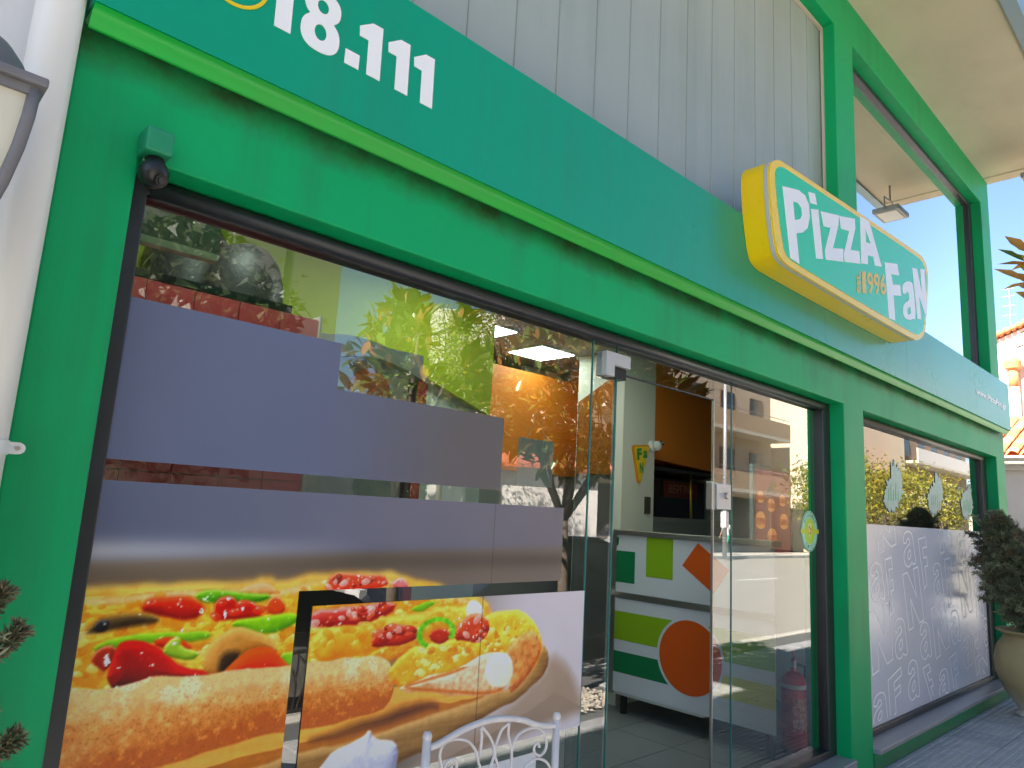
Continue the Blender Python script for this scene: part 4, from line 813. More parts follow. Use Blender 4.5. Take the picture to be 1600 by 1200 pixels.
def conifer(name, label, path, radii, nb, per, size, blen, brown=0.12, brushes=()):
    """dwarf conifer: foxtail sprigs at the ends of many branchlets round a leaning axis"""
    t = thing(name, label, 'shrub'); P = np.array(path); R_ = np.array(radii)
    kb = (np.sort(RND.rand(nb))*(len(P)-1)); ib = kb.astype(int).clip(0, len(P)-2); fb = (kb-ib)[:, None]
    cb = P[ib]*(1-fb)+P[ib+1]*fb; rb = R_[ib]*(1-fb[:, 0])+R_[ib+1]*fb[:, 0]; ab = RND.rand(nb)*2*np.pi
    ob = np.stack([np.cos(ab), np.sin(ab), RND.uniform(-0.1, 0.75, nb)], 1); ob /= np.linalg.norm(ob, axis=1, keepdims=True); ob += RND.normal(size=(nb, 3))*0.22
    tip = cb+ob*(rb*RND.choice([0.45, 0.65, 0.85, 1.0, 1.08], nb)*RND.uniform(0.9, 1.1, nb))[:, None]
    w = np.repeat(np.arange(nb), per); n = len(w); s = RND.rand(n)
    pos = tip[w]-ob[w]*(blen*(1-s))[:, None]+RND.normal(size=(n, 3))*blen*0.10
    d = ob[w]*0.7+RND.normal(size=(n, 3))*0.55; tone = RND.uniform(0.45, 1.75, nb); depth = np.clip(np.linalg.norm(tip-cb, axis=1)/np.maximum(rb, 1e-3), 0.4, 1.1)
    cols = np.array([0.18, 0.20, 0.115])[None]*RND.uniform(0.6, 1.4, (n, 1))*tone[w][:, None]
    bm_ = (RND.rand(nb) < brown)[w]; cols[bm_] = np.array([0.21, 0.13, 0.085])*RND.uniform(0.6, 1.4, (bm_.sum(), 1))
    for tp, dr in brushes:      # long bottle-brush shoots
        tp = np.array(tp); dr = np.array(dr)/np.linalg.norm(dr); m_ = 900; sb_ = RND.rand(m_); rad_ = RND.normal(size=(m_, 3)); rad_ -= (rad_@dr)[:, None]*dr; rad_ /= np.linalg.norm(rad_, axis=1, keepdims=True)
        pos = np.concatenate([pos, tp-dr*(0.13*(1-sb_))[:, None]+rad_*0.004]); d = np.concatenate([d, rad_*0.9+dr*0.8+RND.normal(size=(m_, 3))*0.2])
        cc_ = np.where(RND.rand(m_, 1) < 0.45, np.array([[0.23, 0.17, 0.10]]), np.array([[0.13, 0.165, 0.09]]))*RND.uniform(0.5, 1.4, (m_, 1)); cols = np.concatenate([cols, cc_]); n += m_
    SPR = ([(0, -0.05, 0), (0.6, -0.08, 0.02), (1, 0.0, 0.03), (0.6, 0.08, 0.02), (0, 0.05, 0), (0.2, 0.0, 0), (0.6, 0.03, 0.42), (0.85, 0.0, 0.50), (0.45, -0.03, 0.10)], [(0, 1, 2, 3, 4), (5, 6, 7, 8)])
    leaf_mesh('crown', SPR[0], SPR[1], pos, d, unit(n), RND.uniform(0.6, 1.3, n)*size, cols, NEEDLE, t)
    br = MB()
    for q in range(0, nb, 2): br.tube([tuple(cb[q]), tuple((cb[q]+tip[q])/2+np.array([0, 0, -0.01])), tuple(tip[q])], [0.005, 0.004, 0.002], 4, cap=False)
    br.build('branches', BARK, t); MB().tube(path, [0.022]+[0.016]*(len(path)-2)+[0.005], 8).build('trunk', BARK, t, smooth=True)
    return t
cl = conifer('conifer_shrub', 'grey green conifer shrub poking in at the lower left corner', [(0.0, -0.60, 0.48), (0.05, -0.60, 0.8), (0.065, -0.60, 1.1), (0.07, -0.60, 1.36), (0.05, -0.60, 1.52)], [0.10, 0.14, 0.15, 0.11, 0.03], 420, 90, 0.018, 0.085, 0.10,
               brushes=[((0.228, -0.60, 1.435), (0.5, 0, 0.8)), ((0.256, -0.60, 1.375), (0.75, 0.1, 0.75)), ((0.176, -0.58, 1.42), (0.3, 0, 1)), ((0.231, -0.60, 1.265), (1, 0, 0.25)), ((0.211, -0.62, 1.24), (0.8, 0, 0.3)), ((0.276, -0.60, 1.215), (0.85, 0, 0.5)), ((0.251, -0.58, 1.165), (0.7, 0.1, 0.5)), ((0.216, -0.62, 1.19), (0.5, 0, 0.6)), ((0.276, -0.60, 1.12), (0.8, 0, 0.4)), ((0.196, -0.60, 1.33), (0.6, 0, 0.6))])
POTM = grime_and_shade(mat('terracotta_clay', (0.40, 0.31, 0.15), rough=0.7, var=0.15, vscale=5, bump=0.25, bscale=25), 0.45, 0.0, (0.70, 0.68, 0.64), 1.0, 4.5)
tag(MB().lathe([(0.0, 0.0), (0.16, 0.0), (0.19, 0.2), (0.22, 0.44), (0.24, 0.46), (0.24, 0.52), (0.21, 0.52), (0.20, 0.46), (0.0, 0.45)], (0.0, -0.60, 0), 24).build('plant_pot', POTM, smooth='auto'), 'clay pot under the conifer at the lower left', 'pot')
# urn with leaning conifer at the right end
UX, UY = 8.30, -0.40
ur = thing('clay_urn', 'weathered ochre clay urn on the pavement at the right end of the shop', 'urn')
MB().lathe([(0.0, 0.0), (0.17, 0.0), (0.20, 0.012), (0.175, 0.05), (0.19, 0.09), (0.27, 0.20), (0.335, 0.36), (0.345, 0.48), (0.315, 0.60), (0.265, 0.675), (0.255, 0.70), (0.285, 0.725), (0.315, 0.735), (0.32, 0.75), (0.29, 0.757), (0.25, 0.74), (0.22, 0.69), (0.0, 0.68)], (UX, UY, 0), 40).build('urn_body', POTM, ur, smooth='auto')
MB().lathe([(0.0, 0.70), (0.12, 0.70), (0.225, 0.692)], (UX, UY, 0), 20).build('soil', mat('potting_soil', (0.05, 0.035, 0.025), rough=1.0), ur)
conifer('conifer_shrub', 'dark leaning conifer shrub growing in the clay urn', [(UX, UY, 0.68), (UX-0.02, UY+0.02, 0.95), (UX-0.08, UY+0.06, 1.2), (UX-0.18, UY+0.13, 1.42), (UX-0.25, UY+0.19, 1.64), (UX-0.27, UY+0.205, 1.80)], [0.14, 0.31, 0.34, 0.24, 0.13, 0.03], 1000, 60, 0.040, 0.09, 0.14)

# ------------------------------------------------------------------ magnolias at the kerb
def magnolia(name, label, base, h0, cen, rad, nros, seed, group='magnolias at the kerb', extra=()):
    r = np.random.RandomState(seed); t = thing(name, label, 'tree', group); base = np.array(base); cen = np.array(cen); rad = np.array(rad)
    fork = base+np.array([0, 0, h0]); MB().tube([tuple(base), tuple(base+np.array([0.03, 0.01, h0*0.5])), tuple(fork)], [0.055, 0.048, 0.042], 10).build('trunk', BARK, t, smooth=True)
    u = unit(nros, r)*np.cbrt(r.uniform(0.15, 1.0, nros))[:, None]; tips = cen+u*rad
    if extra: tips = np.concatenate([tips, np.array(extra)]); u = np.concatenate([u, (np.array(extra)-cen)/rad]); nros = len(tips)
    lim = MB()
    mains = [cen+np.array([math.cos(a)*rad[0]*0.45, math.sin(a)*rad[1]*0.45, r.uniform(-0.5, 0.3)*rad[2]]) for a in np.linspace(0, 6.28, 7)[:-1]]+[cen+np.array([0, 0, rad[2]*0.5])]
    for q in mains: lim.tube([tuple(fork), tuple((fork+q)/2+np.array([0, 0, -0.08])), tuple(q)], [0.032, 0.022, 0.014], 6)
    for q in tips[::2]:
        mq = mains[int(np.argmin([np.linalg.norm(q-z) for z in mains]))]; lim.tube([tuple(mq), tuple((mq+q)/2+np.array([0, 0, -0.03])), tuple(q)], [0.010, 0.007, 0.004], 5, cap=False)
    lim.build('limbs', BARK, t, smooth=True)
    per = 9; n = nros*per; pos = np.repeat(tips, per, 0)+r.normal(size=(n, 3))*0.035; od = np.repeat(u/np.maximum(np.linalg.norm(u, axis=1, keepdims=True), 1e-6), per, 0)
    d = od*0.55+unit(n, r)*0.8+np.array([0, 0, 0.25]); g = np.array([0.11, 0.165, 0.035]); b = np.array([0.32, 0.16, 0.045]); ye = np.array([0.40, 0.27, 0.03])
    cols = g[None]*r.uniform(0.6, 1.7, (n, 1)); k = r.rand(n); cols[k < 0.34] = b*r.uniform(0.6, 1.5, ((k < 0.34).sum(), 1)); cols[k > 0.95] = ye
    if extra: e_ = len(extra)*per; kk = r.rand(e_)[:, None]; cols[-e_:] = np.where(kk < 0.8, b*2.4, np.where(kk < 0.92, ye*1.5, g*1.5))  # extra tips: brighter leaf colour stands in for sunlight through them
    LF = ([(0, 0, 0), (0.25, -0.15, 0.03), (0.6, -0.19, 0.03), (1, 0, -0.06), (0.6, 0.19, 0.03), (0.25, 0.15, 0.03), (0.5, 0, -0.03)], [(0, 1, 6), (1, 2, 6), (2, 3, 6), (3, 4, 6), (4, 5, 6), (5, 0, 6)])
    leaf_mesh('crown', LF[0], LF[1], pos, d, unit(n, r)*0.6+np.array([0, 0, 1.0]), r.uniform(0.12, 0.20, n), cols, GLOSSY, t); return t
magnolia('magnolia_tree', 'kerbside magnolia mirrored beside the door, leaf tips showing at the right edge', (4.95, -2.25, 0), 1.52, (5.05, -2.15, 2.62), (1.2, 1.0, 0.68), 270, 3, extra=[(5.0, -1.14, 3.25), (5.02, -1.17, 3.10), (5.05, -1.20, 3.00), (5.0, -1.3, 3.2)])
magnolia('magnolia_tree', 'smaller kerbside magnolia mirrored in the glass over the lime wall', (3.30, -2.55, 0), 1.6, (3.35, -2.5, 2.65), (0.60, 0.55, 0.65), 60, 5)
# ------------------------------------------------------------------ shop interior
room = tag(thing('shop_room', None, None), kind='structure')
IW = mat('interior_white', (0.66, 0.67, 0.64), rough=0.7, var=0.03); IGREY = mat('interior_grey_green', (0.46, 0.50, 0.46), rough=0.6)
LIMEW = mat('lime_wall', (0.40, 0.46, 0.01), rough=0.6, var=0.04, vscale=1.5); ORAW = mat('orange_wall', (0.62, 0.17, 0.01), rough=0.5, var=0.05, vscale=2)
REDT = mat('red_glazed_tile', (0.78, 0.10, 0.12), rough=0.22, var=0.12, vscale=4); GROUT = mat('pink_grout', (0.62, 0.36, 0.34), rough=0.8)
FLT = mat('grey_floor_tile', (0.20, 0.205, 0.21), rough=0.35, var=0.12, vscale=3); FZ = 0.165
CEIL = mat('ceiling_grey', (0.30, 0.30, 0.30), rough=0.8)
fl_ = MB().box(0.44, 9.2, 0.20, 6.8, 0.10, FZ-0.006).build('shop_floor', GROUT if False else mat('floor_joint', (0.09, 0.09, 0.09), rough=0.9), room)
tb = MB().box(0.0025, 0.4475, 0.0025, 0.4475, -0.006, 0.0); ftm = bpy.data.meshes.new('floor_tile'); ftm.from_pydata(tb.v, [], tb.f); ftm.materials.append(FLT)
for i in range(11):
    for j in range(10):
        o = bpy.data.objects.new('floor_tile', ftm); COL.objects.link(o); o.parent = room; o.location = (1.0+i*0.45, 0.33+j*0.45, FZ+random.uniform(-0.0006, 0.0006))
box('ceiling', 0.44, 9.2, 0.301, 6.8, 2.95, 3.05, CEIL, room); box('back_partition', 0.44, 9.2, 6.0, 6.1, FZ, 2.95, IW, room); MB().add([(5.45, 0.31, FZ), (6.55, 1.7, FZ), (6.55, 6.0, FZ), (6.60, 6.0, FZ), (6.60, 1.68, FZ), (5.52, 0.31, FZ), (5.45, 0.31, 2.949), (6.55, 1.7, 2.949), (6.55, 6.0, 2.949), (6.60, 6.0, 2.949), (6.60, 1.68, 2.949), (5.52, 0.31, 2.949)], [(0, 1, 7, 6), (1, 2, 8, 7), (3, 4, 10, 9), (4, 5, 11, 10), (5, 0, 6, 11)]).build('partition', mat('interior_teal_white', (0.50, 0.58, 0.56), rough=0.6), room)
box('inner_side', 0.441, 0.50, 0.31, 6.0, FZ, 2.95, IW, room); box('inner_side', 9.10, 9.2, 0.31, 6.0, FZ, 2.95, mat('tiled_grey_green', (0.30, 0.36, 0.32), rough=0.4), room)
box('upper_floor', 0.44, 9.2, 0.20, 7.8, 3.051, 3.09, CEIL, room)
# wall behind the right window, the room's dimness put into its dark colour
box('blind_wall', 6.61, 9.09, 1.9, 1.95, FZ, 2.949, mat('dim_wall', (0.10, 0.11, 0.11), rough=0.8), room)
lw = MB().prism([(0.51, 1.2), (2.28, 1.2), (2.28, 2.43), (3.07, 2.19), (3.07, 2.945), (0.51, 2.945)], 1.50, 1.54).build('lime_bulkhead', LIMEW, room)
MB().prism([(0.51, FZ), (3.07, FZ), (3.07, 2.945), (0.51, 2.945)], 1.56, 1.60).build('lime_backing', IGREY, room)
box('orange_wall', 3.2, 5.20, 2.45, 2.50, 1.92, 2.80, ORAW, room); box('grey_dado', 3.2, 5.20, 2.46, 2.51, FZ, 1.919, mat('dado_grey', (0.2, 0.2, 0.19), rough=0.6), room); None
PANL = mat('led_panel', (0.8, 0.9, 0.85), rough=0.5, emit=(0.80, 1.0, 0.90), estr=2.4)
LEDF = mat('led_frame', (0.6, 0.6, 0.6), rough=0.5)
for k, (cx, cy) in enumerate(((4.30, 2.26), (3.45, 2.10), (1.0, 0.75), (2.4, 0.9), (4.0, 0.8))):  # last three panels are out of view, added to brighten the interior
    t = thing('ceiling_light', ('square lit ceiling panel seen through the glass left of the door', 'lit ceiling panel at the edge of the lime wall', 'added unseen ceiling light over the red tiled wall', 'added unseen ceiling light before the drinks fridge', 'added unseen ceiling light over the doorway')[k], 'light', 'ceiling light panels')
    box('light_frame', cx-0.21, cx+0.21, cy-0.21, cy+0.21, 2.936, 2.948, LEDF, t); box('diffuser', cx-0.20, cx+0.20, cy-0.20, cy+0.20, 2.930, 2.9355, PANL, t)
# red tiled half wall
tw = thing('tiled_half_wall', 'red glazed tile half wall behind the upper left of the window', 'wall')
box('wall_core', 0.50, 1.428, 0.812, 0.90, FZ, 2.355, GROUT, tw)
rt = MB().box(0.002, 0.171, -0.010, 0.0, 0.002, 0.171); rtm = bpy.data.meshes.new('tile'); rtm.from_pydata(rt.v, [], rt.f); rtm.materials.append(REDT)
for i in range(6):
    for j in range(13):
        o = bpy.data.objects.new('tile', rtm); COL.objects.link(o); o.parent = tw; o.location = (1.428-0.1735*(i+1)+0.0, 0.811, 2.353-0.1735*(j+1)); 
        if o.location.x < 0.39: COL.objects.unlink(o); bpy.data.objects.remove(o)
box('cap_rail', 0.50, 1.30, 0.80, 0.91, 2.356, 2.385, BLACKP, tw); box('edge_trim', 1.4285, 1.440, 0.79, 0.905, FZ, 2.37, mat('beige_trim', (0.6, 0.55, 0.45), rough=0.5), tw)
# dark domed hoods standing on the half wall, hanging panel
dm = mat('smoked_dome', (0.035, 0.032, 0.03), rough=0.45, spec=0.3)
for k, (cx, r_, lb_) in enumerate(((1.22, 0.17, 'dark glossy domed hood standing on the red tiled wall'), (1.07, 0.20, 'larger dark rounded hood behind the hanging panel'))):
    d = thing('domed_hood', lb_, 'hood'); y0 = 0.93+0.30*k
    MB().lathe([(r_, 2.20), (r_, 2.46), (r_*0.96, 2.54), (r_*0.82, 2.62), (r_*0.55, 2.68), (r_*0.2, 2.705), (0, 2.71)] if k == 0 else [(r_, 2.2), (r_, 2.62), (r_*0.9, 2.72), (r_*0.6, 2.82), (0, 2.86)], (cx, y0+0.2, 0), 28).build('dome', dm, d, smooth=True)
    MB().lathe([(r_+0.004, 2.385), (r_+0.03, 2.392), (r_+0.03, 2.402), (r_+0.004, 2.41)], (cx, y0+0.2, 0), 28).build('rim', mat('dome_rim', (0.3, 0.3, 0.32), rough=0.2, metal=0.6), d, smooth=True)
hp = thing('menu_board', 'grey hanging menu board with pale lower edge behind the window top left', 'menu board')
box('panel', 0.52, 0.90, 0.60, 0.63, 2.446, 2.80, mat('panel_grey', (0.12, 0.12, 0.11), rough=0.6), hp); box('panel_lip', 0.52, 0.90, 0.595, 0.64, 2.42, 2.445, mat('panel_edge', (0.5, 0.46, 0.40), rough=0.5), hp)
# drinks fridge
fg = thing('drinks_fridge', 'drinks fridge with red door edge and round red logo behind the film', 'fridge')
FGM = mat('fridge_grey', (0.30, 0.32, 0.34), rough=0.35); y0 = 0.90
box('cabinet', 1.46, 2.10, y0+0.045, y0+0.6, FZ+0.02, 2.34, FGM, fg)
arcp = [(1.46, 2.16)]+[(1.46+0.64*t, 2.345-0.10*(t-0.35)**2*3) for t in np.linspace(0, 1, 14)]+[(2.10, 2.16)]+[(1.46+0.64*t, 2.19+0.075*math.sin(math.pi*t)) for t in np.linspace(1, 0, 14)]
MB().prism(arcp[::-1], y0-0.01, y0+0.044).build('curved_header', mat('fridge_header', (0.42, 0.44, 0.46), rough=0.3), fg)
box('lower_door', 1.48, 2.01, y0+0.03, y0+0.042, 0.35, 1.519, mat('fridge_dark', (0.02, 0.022, 0.025), rough=0.3), fg); box('door_glass', 1.48, 2.01, y0+0.03, y0+0.042, 1.52, 2.20, mat('fridge_inside', (0.50, 0.50, 0.44), rough=0.3, col2=(0.30, 0.36, 0.36), vscale=5), fg)
box('door_edge', 2.045, 2.10, y0-0.005, y0+0.04, 0.30, 2.20, mat('red_plastic', (0.55, 0.01, 0.03), rough=0.3), fg); box('door_gasket', 2.012, 2.044, y0, y0+0.04, 0.30, 2.20, BLACKP, fg)
MB().prism(ell(1.79, 2.10, 0.115, 0.115), y0+0.024, y0+0.0295).build('logo_disc', mat('logo_red', (0.62, 0.14, 0.08), rough=0.4), fg)
text_mesh('logo_lettering', 'Coca-Cola', ((1.70, 2.045), (1.885, 2.06), (1.705, 2.105)), y0+0.022, LETTER, fg)
# column with triangular sign, posters, camera
col_ = box('column', 4.62, 5.06, 1.60, 2.1, FZ, 2.945, mat('cream_column', (0.62, 0.62, 0.54), rough=0.6), room)
tri = thing('triangle_sign', 'yellow slice-shaped sign with green letters on the cream column', 'sign')
T3 = [(4.735, 2.155), (4.755, 2.17), (4.945, 2.19), (4.96, 2.175), (4.905, 2.02), (4.885, 2.0), (4.88, 1.955), (4.86, 1.93), (4.855, 1.885), (4.835, 1.865), (4.815, 1.88)]
MB().prism(T3, 1.580, 1.599).build('sign_plate', mat('orange_rim', (0.75, 0.25, 0.0), rough=0.4), tri)
c3 = (sum(p[0] for p in T3)/len(T3), sum(p[1] for p in T3)/len(T3)); MB().prism([(c3[0]+(x-c3[0])*0.88, c3[1]+(z-c3[1])*0.90+0.004) for x, z in T3], 1.576, 1.5795).build('sign_yellow', mat('slice_yellow', (0.75, 0.52, 0.02), rough=0.4), tri)
GLT = mat('green_letter', (0.01, 0.22, 0.06), rough=0.4)
text_mesh('letter_f', 'F', ((4.785, 2.05), (4.85, 2.06), (4.775, 2.145)), 1.574, GLT, tri, weight=0.06); text_mesh('letter_a', 'a', ((4.865, 2.07), (4.925, 2.08), (4.865, 2.135)), 1.574, GLT, tri, weight=0.04); text_mesh('letter_n', 'N', ((4.822, 1.945), (4.872, 1.955), (4.818, 2.03)), 1.574, GLT, tri, weight=0.05)
dc = thing('dome_camera', 'small white indoor camera on the corner of the cream column', 'camera')
MB().lathe([(0.0, 0), (0.05, 0.0), (0.05, 0.02), (0.035, 0.03), (0.0, 0.03)], (0, 0, 0), 16).build('mount', WHITE, dc, smooth='auto')
MB().lathe([(0.0, -0.045), (0.025, -0.038), (0.042, -0.01), (0.042, 0.01), (0.025, 0.03), (0, 0.035)], (0.0, 0.0, 0.055), 18).build('ball', WHITE, dc, smooth=True); MB().tube([(0.02, 0.02, 0.08), (0.03, 0.03, 0.093)], 0.02, 12).build('lens', BLACKP, dc)
dc.location = (5.02, 1.60, 2.19); dc.rotation_euler = (math.radians(90), 0, 0)
box('switch_plate', 4.93, 5.0, 1.585, 1.599, 1.62, 1.76, mat('dark_brass', (0.05, 0.045, 0.03), rough=0.35), col_)
for k, (x, z, c, lb_) in enumerate(((5.63, 2.45, (0.35, 0.03, 0.03), 'dark red framed poster on the wall behind the open door'), (5.62, 1.95, (0.62, 0.45, 0.03), 'yellow framed poster on the wall below the red one'))):
    p = thing('poster', lb_, 'poster', 'posters by the door'); box('poster_frame', x-0.03, x+0.40, 2.76, 2.78, z-0.125, z+0.125, BLACKP, p)
    box('poster_print', x-0.01, x+0.38, 2.752, 2.7595, z-0.11, z+0.11, mat('poster_print_%d' % k, c, rough=0.4, col2=(0.6, 0.3, 0.2) if k else (0.25, 0.02, 0.02), vscale=5), p)
box('poster_wall', 4.62, 6.54, 2.781, 2.83, FZ, 2.945, IGREY, room)
# orange hood over the hatch, beer cooler, steel back counter
hd = thing('extractor_hood', 'orange panelled extractor hood over the kitchen hatch', 'hood')
MB().prism([(5.07, 2.09), (6.45, 2.03), (6.45, 2.94), (5.07, 2.94)], 1.62, 2.6).build('hood_panel', ORAW, hd); box('hood_underside', 5.07, 6.45, 1.63, 2.6, 2.0, 2.028, BLACKP, hd)
ck = thing('beer_cooler', 'dark navy cooler with red lettered header behind the counter', 'fridge')
box('cooler_body', 5.64, 6.43, 1.95, 2.5, FZ, 1.96, mat('navy_cooler', (0.012, 0.013, 0.03), rough=0.3), ck); box('header', 5.70, 6.28, 1.935, 1.949, 1.79, 1.945, mat('cooler_red', (0.20, 0.02, 0.015), rough=0.4), ck)
text_mesh('header_lettering', 'ΒΕΡΓΙΝΑ', ((5.78, 1.83), (6.20, 1.84), (5.78, 1.91)), 1.932, mat('cooler_text', (0.5, 0.2, 0.1), rough=0.4), ck, weight=0.01)
MB().tube([(5.78, 1.70, 2.03), (5.80, 1.70, 1.5)], 0.012, 8).build('brass_pole', mat('brass', (0.5, 0.33, 0.06), rough=0.3, metal=0.8), hd, smooth=True)
bk = thing('steel_back_counter', 'stainless steel back counter under the hatch', 'counter'); box('counter_body', 5.07, 6.40, 1.68, 1.93, FZ, 1.56, STEEL, bk); box('counter_ledge', 5.07, 6.42, 1.65, 1.932, 1.561, 1.60, STEEL, bk)
# serving counter with printed panels
ct = thing('serving_counter', 'white serving counter with green and orange geometric panels inside the door', 'counter')
CX = 4.45; WP = mat('white_laminate', (0.62, 0.64, 0.70), rough=0.35)
box('counter_carcass', CX+0.012, CX+0.42, 0.75, 1.50, 0.30, 1.40, IW, ct); box('upper_panel', CX, CX+0.011, 0.24, 1.50, 1.03, 1.452, WP, ct); box('lower_panel', CX, CX+0.011, 0.24, 1.50, 0.32, 0.985, WP, ct)
box('steel_strip', CX-0.006, CX+0.011, 0.24, 1.50, 0.986, 1.029, STEEL, ct); box('counter_top', CX-0.02, CX+0.10, 0.235, 1.52, 1.4525, 1.490, STEEL, ct, bevel=0.004); box('end_post', CX-0.004, CX+0.04, 1.501, 1.55, 0.30, 1.47, STEEL, ct)
for y in (0.30, 1.44): MB().tube([(CX+0.06, y, FZ), (CX+0.06, y, 0.30)], 0.025, 10).build('leg', BLACKP, ct)
PG = mat('print_lime', (0.24, 0.42, 0.01), rough=0.4); PD_ = mat('print_green', (0.005, 0.17, 0.06), rough=0.4); PO = mat('print_orange', (0.66, 0.095, 0.008), rough=0.4); PY = mat('print_yellow', (0.62, 0.58, 0.10), rough=0.4)
def shape(pts, m, name):   # flat print on the counter front, outline in (y, z)
    tri_ = tessellate_polygon([[Vector((a, b, 0)) for a, b in pts]]); vs = [(CX-0.0015, a, b) for a, b in pts]
    MB().add(vs, [tuple(t) for t in tri_]).build(name, m, ct)
shape([(1.50, 1.332), (1.325, 1.332), (1.325, 1.101), (1.50, 1.101)], PD_, 'green_block'); shape([(1.225, 1.449), (0.995, 1.449), (0.995, 1.165), (1.225, 1.165)], PG, 'lime_block')
shape([(0.794, 1.438), (0.918, 1.274), (0.670, 1.108), (0.555, 1.275)], PO, 'orange_block'); shape([(1.505, 1.43), (1.48, 1.43), (1.48, 1.38), (1.4925, 1.365), (1.505, 1.38)], PD_, 'small_ribbon')
cyc, czc, rc = 0.850, 0.665, 0.245
def cut_circle(y0, y1, z0, z1, m, name):
    r2 = rc+0.02; side = []
    for z in np.linspace(z0, z1, 12):
        dd = max(r2*r2-(z-czc)**2, 0)**0.5; side.append((cyc+dd if y0 > cyc else cyc-dd, z))
    far = y0; shape([(far, z0)]+[(a, b) for a, b in side]+[(far, z1)], m, name)
cut_circle(1.50, 0, 0.687, 0.891, PG, 'lime_stripe'); cut_circle(1.50, 0, 0.458, 0.606, PD_, 'green_stripe'); cut_circle(0.24, 0, 0.690, 0.892, PG, 'lime_stripe'); cut_circle(0.24, 0, 0.465, 0.605, PY, 'yellow_stripe')
MB().add([(CX-0.002, cyc+rc*math.cos(t), czc+rc*math.sin(t)) for t in np.linspace(0, 2*math.pi, 49)[:-1]], [tuple(range(48))]).build('orange_disc', PO, ct)
# soap bottle on a ledge left of the counter
sb = thing('pump_bottle', 'clear pump bottle on the ledge at the counter end', 'bottle'); MB().lathe([(0, 1.04), (0.032, 1.04), (0.034, 1.06), (0.034, 1.18), (0.015, 1.21), (0.012, 1.24), (0, 1.24)], (4.42, 1.66, 0), 16).build('bottle', mat('clear_plastic', (0.5, 0.52, 0.5), rough=0.15), sb, smooth='auto'); MB().tube([(4.42, 1.66, 1.24), (4.42, 1.66, 1.28), (4.39, 1.66, 1.285)], 0.006, 6).build('pump', WHITE, sb)
sh_ = thing('steel_shelf', 'narrow steel ledge beside the serving counter', 'shelf'); box('ledge', 4.30, 4.60, 1.552, 1.80, 1.0, 1.038, STEEL, sh_); box('upright', 4.42, 4.46, 1.60, 1.64, FZ, 0.999, STEEL, sh_)
# fire extinguisher
fe = thing('fire_extinguisher', 'red fire extinguisher standing inside the glass by the pillar', 'extinguisher')
ERED = mat('extinguisher_red', (0.70, 0.02, 0.02), rough=0.28); ex, ey = 4.80, 0.285
MB().lathe([(0.0, 0.0), (0.074, 0.0), (0.078, 0.01), (0.078, 0.40), (0.070, 0.445), (0.045, 0.475), (0.022, 0.485), (0.022, 0.51), (0, 0.51)], (ex, ey, FZ), 24).build('cylinder', ERED, fe, smooth='auto')
MB().lathe([(0.0785, 0.385), (0.0795, 0.386), (0.0795, 0.41), (0.0775, 0.411)], (ex, ey, FZ), 24).build('white_band', WHITE, fe, smooth=True)
MB().lathe([(0.0785, 0.13), (0.0792, 0.131), (0.0792, 0.33), (0.0785, 0.331)], (ex, ey, FZ), 14, math.radians(200), math.radians(290)).build('label', mat('extinguisher_label', (0.55, 0.10, 0.09), rough=0.4, col2=(0.7, 0.5, 0.45), vscale=60), fe, smooth=True)
MB().tube([(ex, ey, FZ+0.51), (ex, ey, FZ+0.555)], 0.02, 10).build('valve', STEEL, fe); MB().tube([(ex+0.02, ey, FZ+0.55), (ex-0.05, ey-0.02, FZ+0.575), (ex-0.10, ey-0.04, FZ+0.57)], 0.008, 8).build('handle', ERED, fe, smooth=True); MB().tube([(ex+0.02, ey, FZ+0.565), (ex-0.05, ey-0.02, FZ+0.61), (ex-0.10, ey-0.04, FZ+0.625)], 0.008, 8).build('lever', ERED, fe, smooth=True)
MB().tube([(ex, ey, FZ+0.535), (ex+0.06, ey-0.05, FZ+0.52), (ex+0.092, ey-0.03, FZ+0.40), (ex+0.09, ey, FZ+0.2)], 0.009, 8).build('hose', BLACKP, fe, smooth=True)
# burger poster in a grey stand frame
bp_ = thing('burger_poster', 'dark burger poster with added glow in a pale grey frame above the counter', 'poster')
bx0, bx1, bz0, bz1, by = 4.80, 5.36, 1.385, 1.985, 0.56
frame('poster_frame', bx0-0.03, bx1+0.03, bz0-0.03, bz1+0.03, 0.03, 0.03, 0.03, 0.03, by-0.01, by+0.02, bp_, mat('pale_grey_frame', (0.45, 0.52, 0.54), rough=0.4))
box('poster_sheet', bx0, bx1, by, by+0.01, bz0, bz1, mat('poster_brown', (0.10, 0.035, 0.028), rough=0.35, col2=(0.17, 0.055, 0.04), vscale=4, emit=(0.10, 0.03, 0.025), estr=0.25), bp_)  # sheet and burger prints get an added glow to show through reflections
BUN = mat('bun_print', (0.85, 0.38, 0.10), rough=0.4, emit=(0.85, 0.35, 0.10), estr=0.10); FIL = mat('filling_print', (0.55, 0.08, 0.03), rough=0.4, emit=(0.6, 0.12, 0.04), estr=0.08, col2=(0.7, 0.45, 0.06), vscale=40)
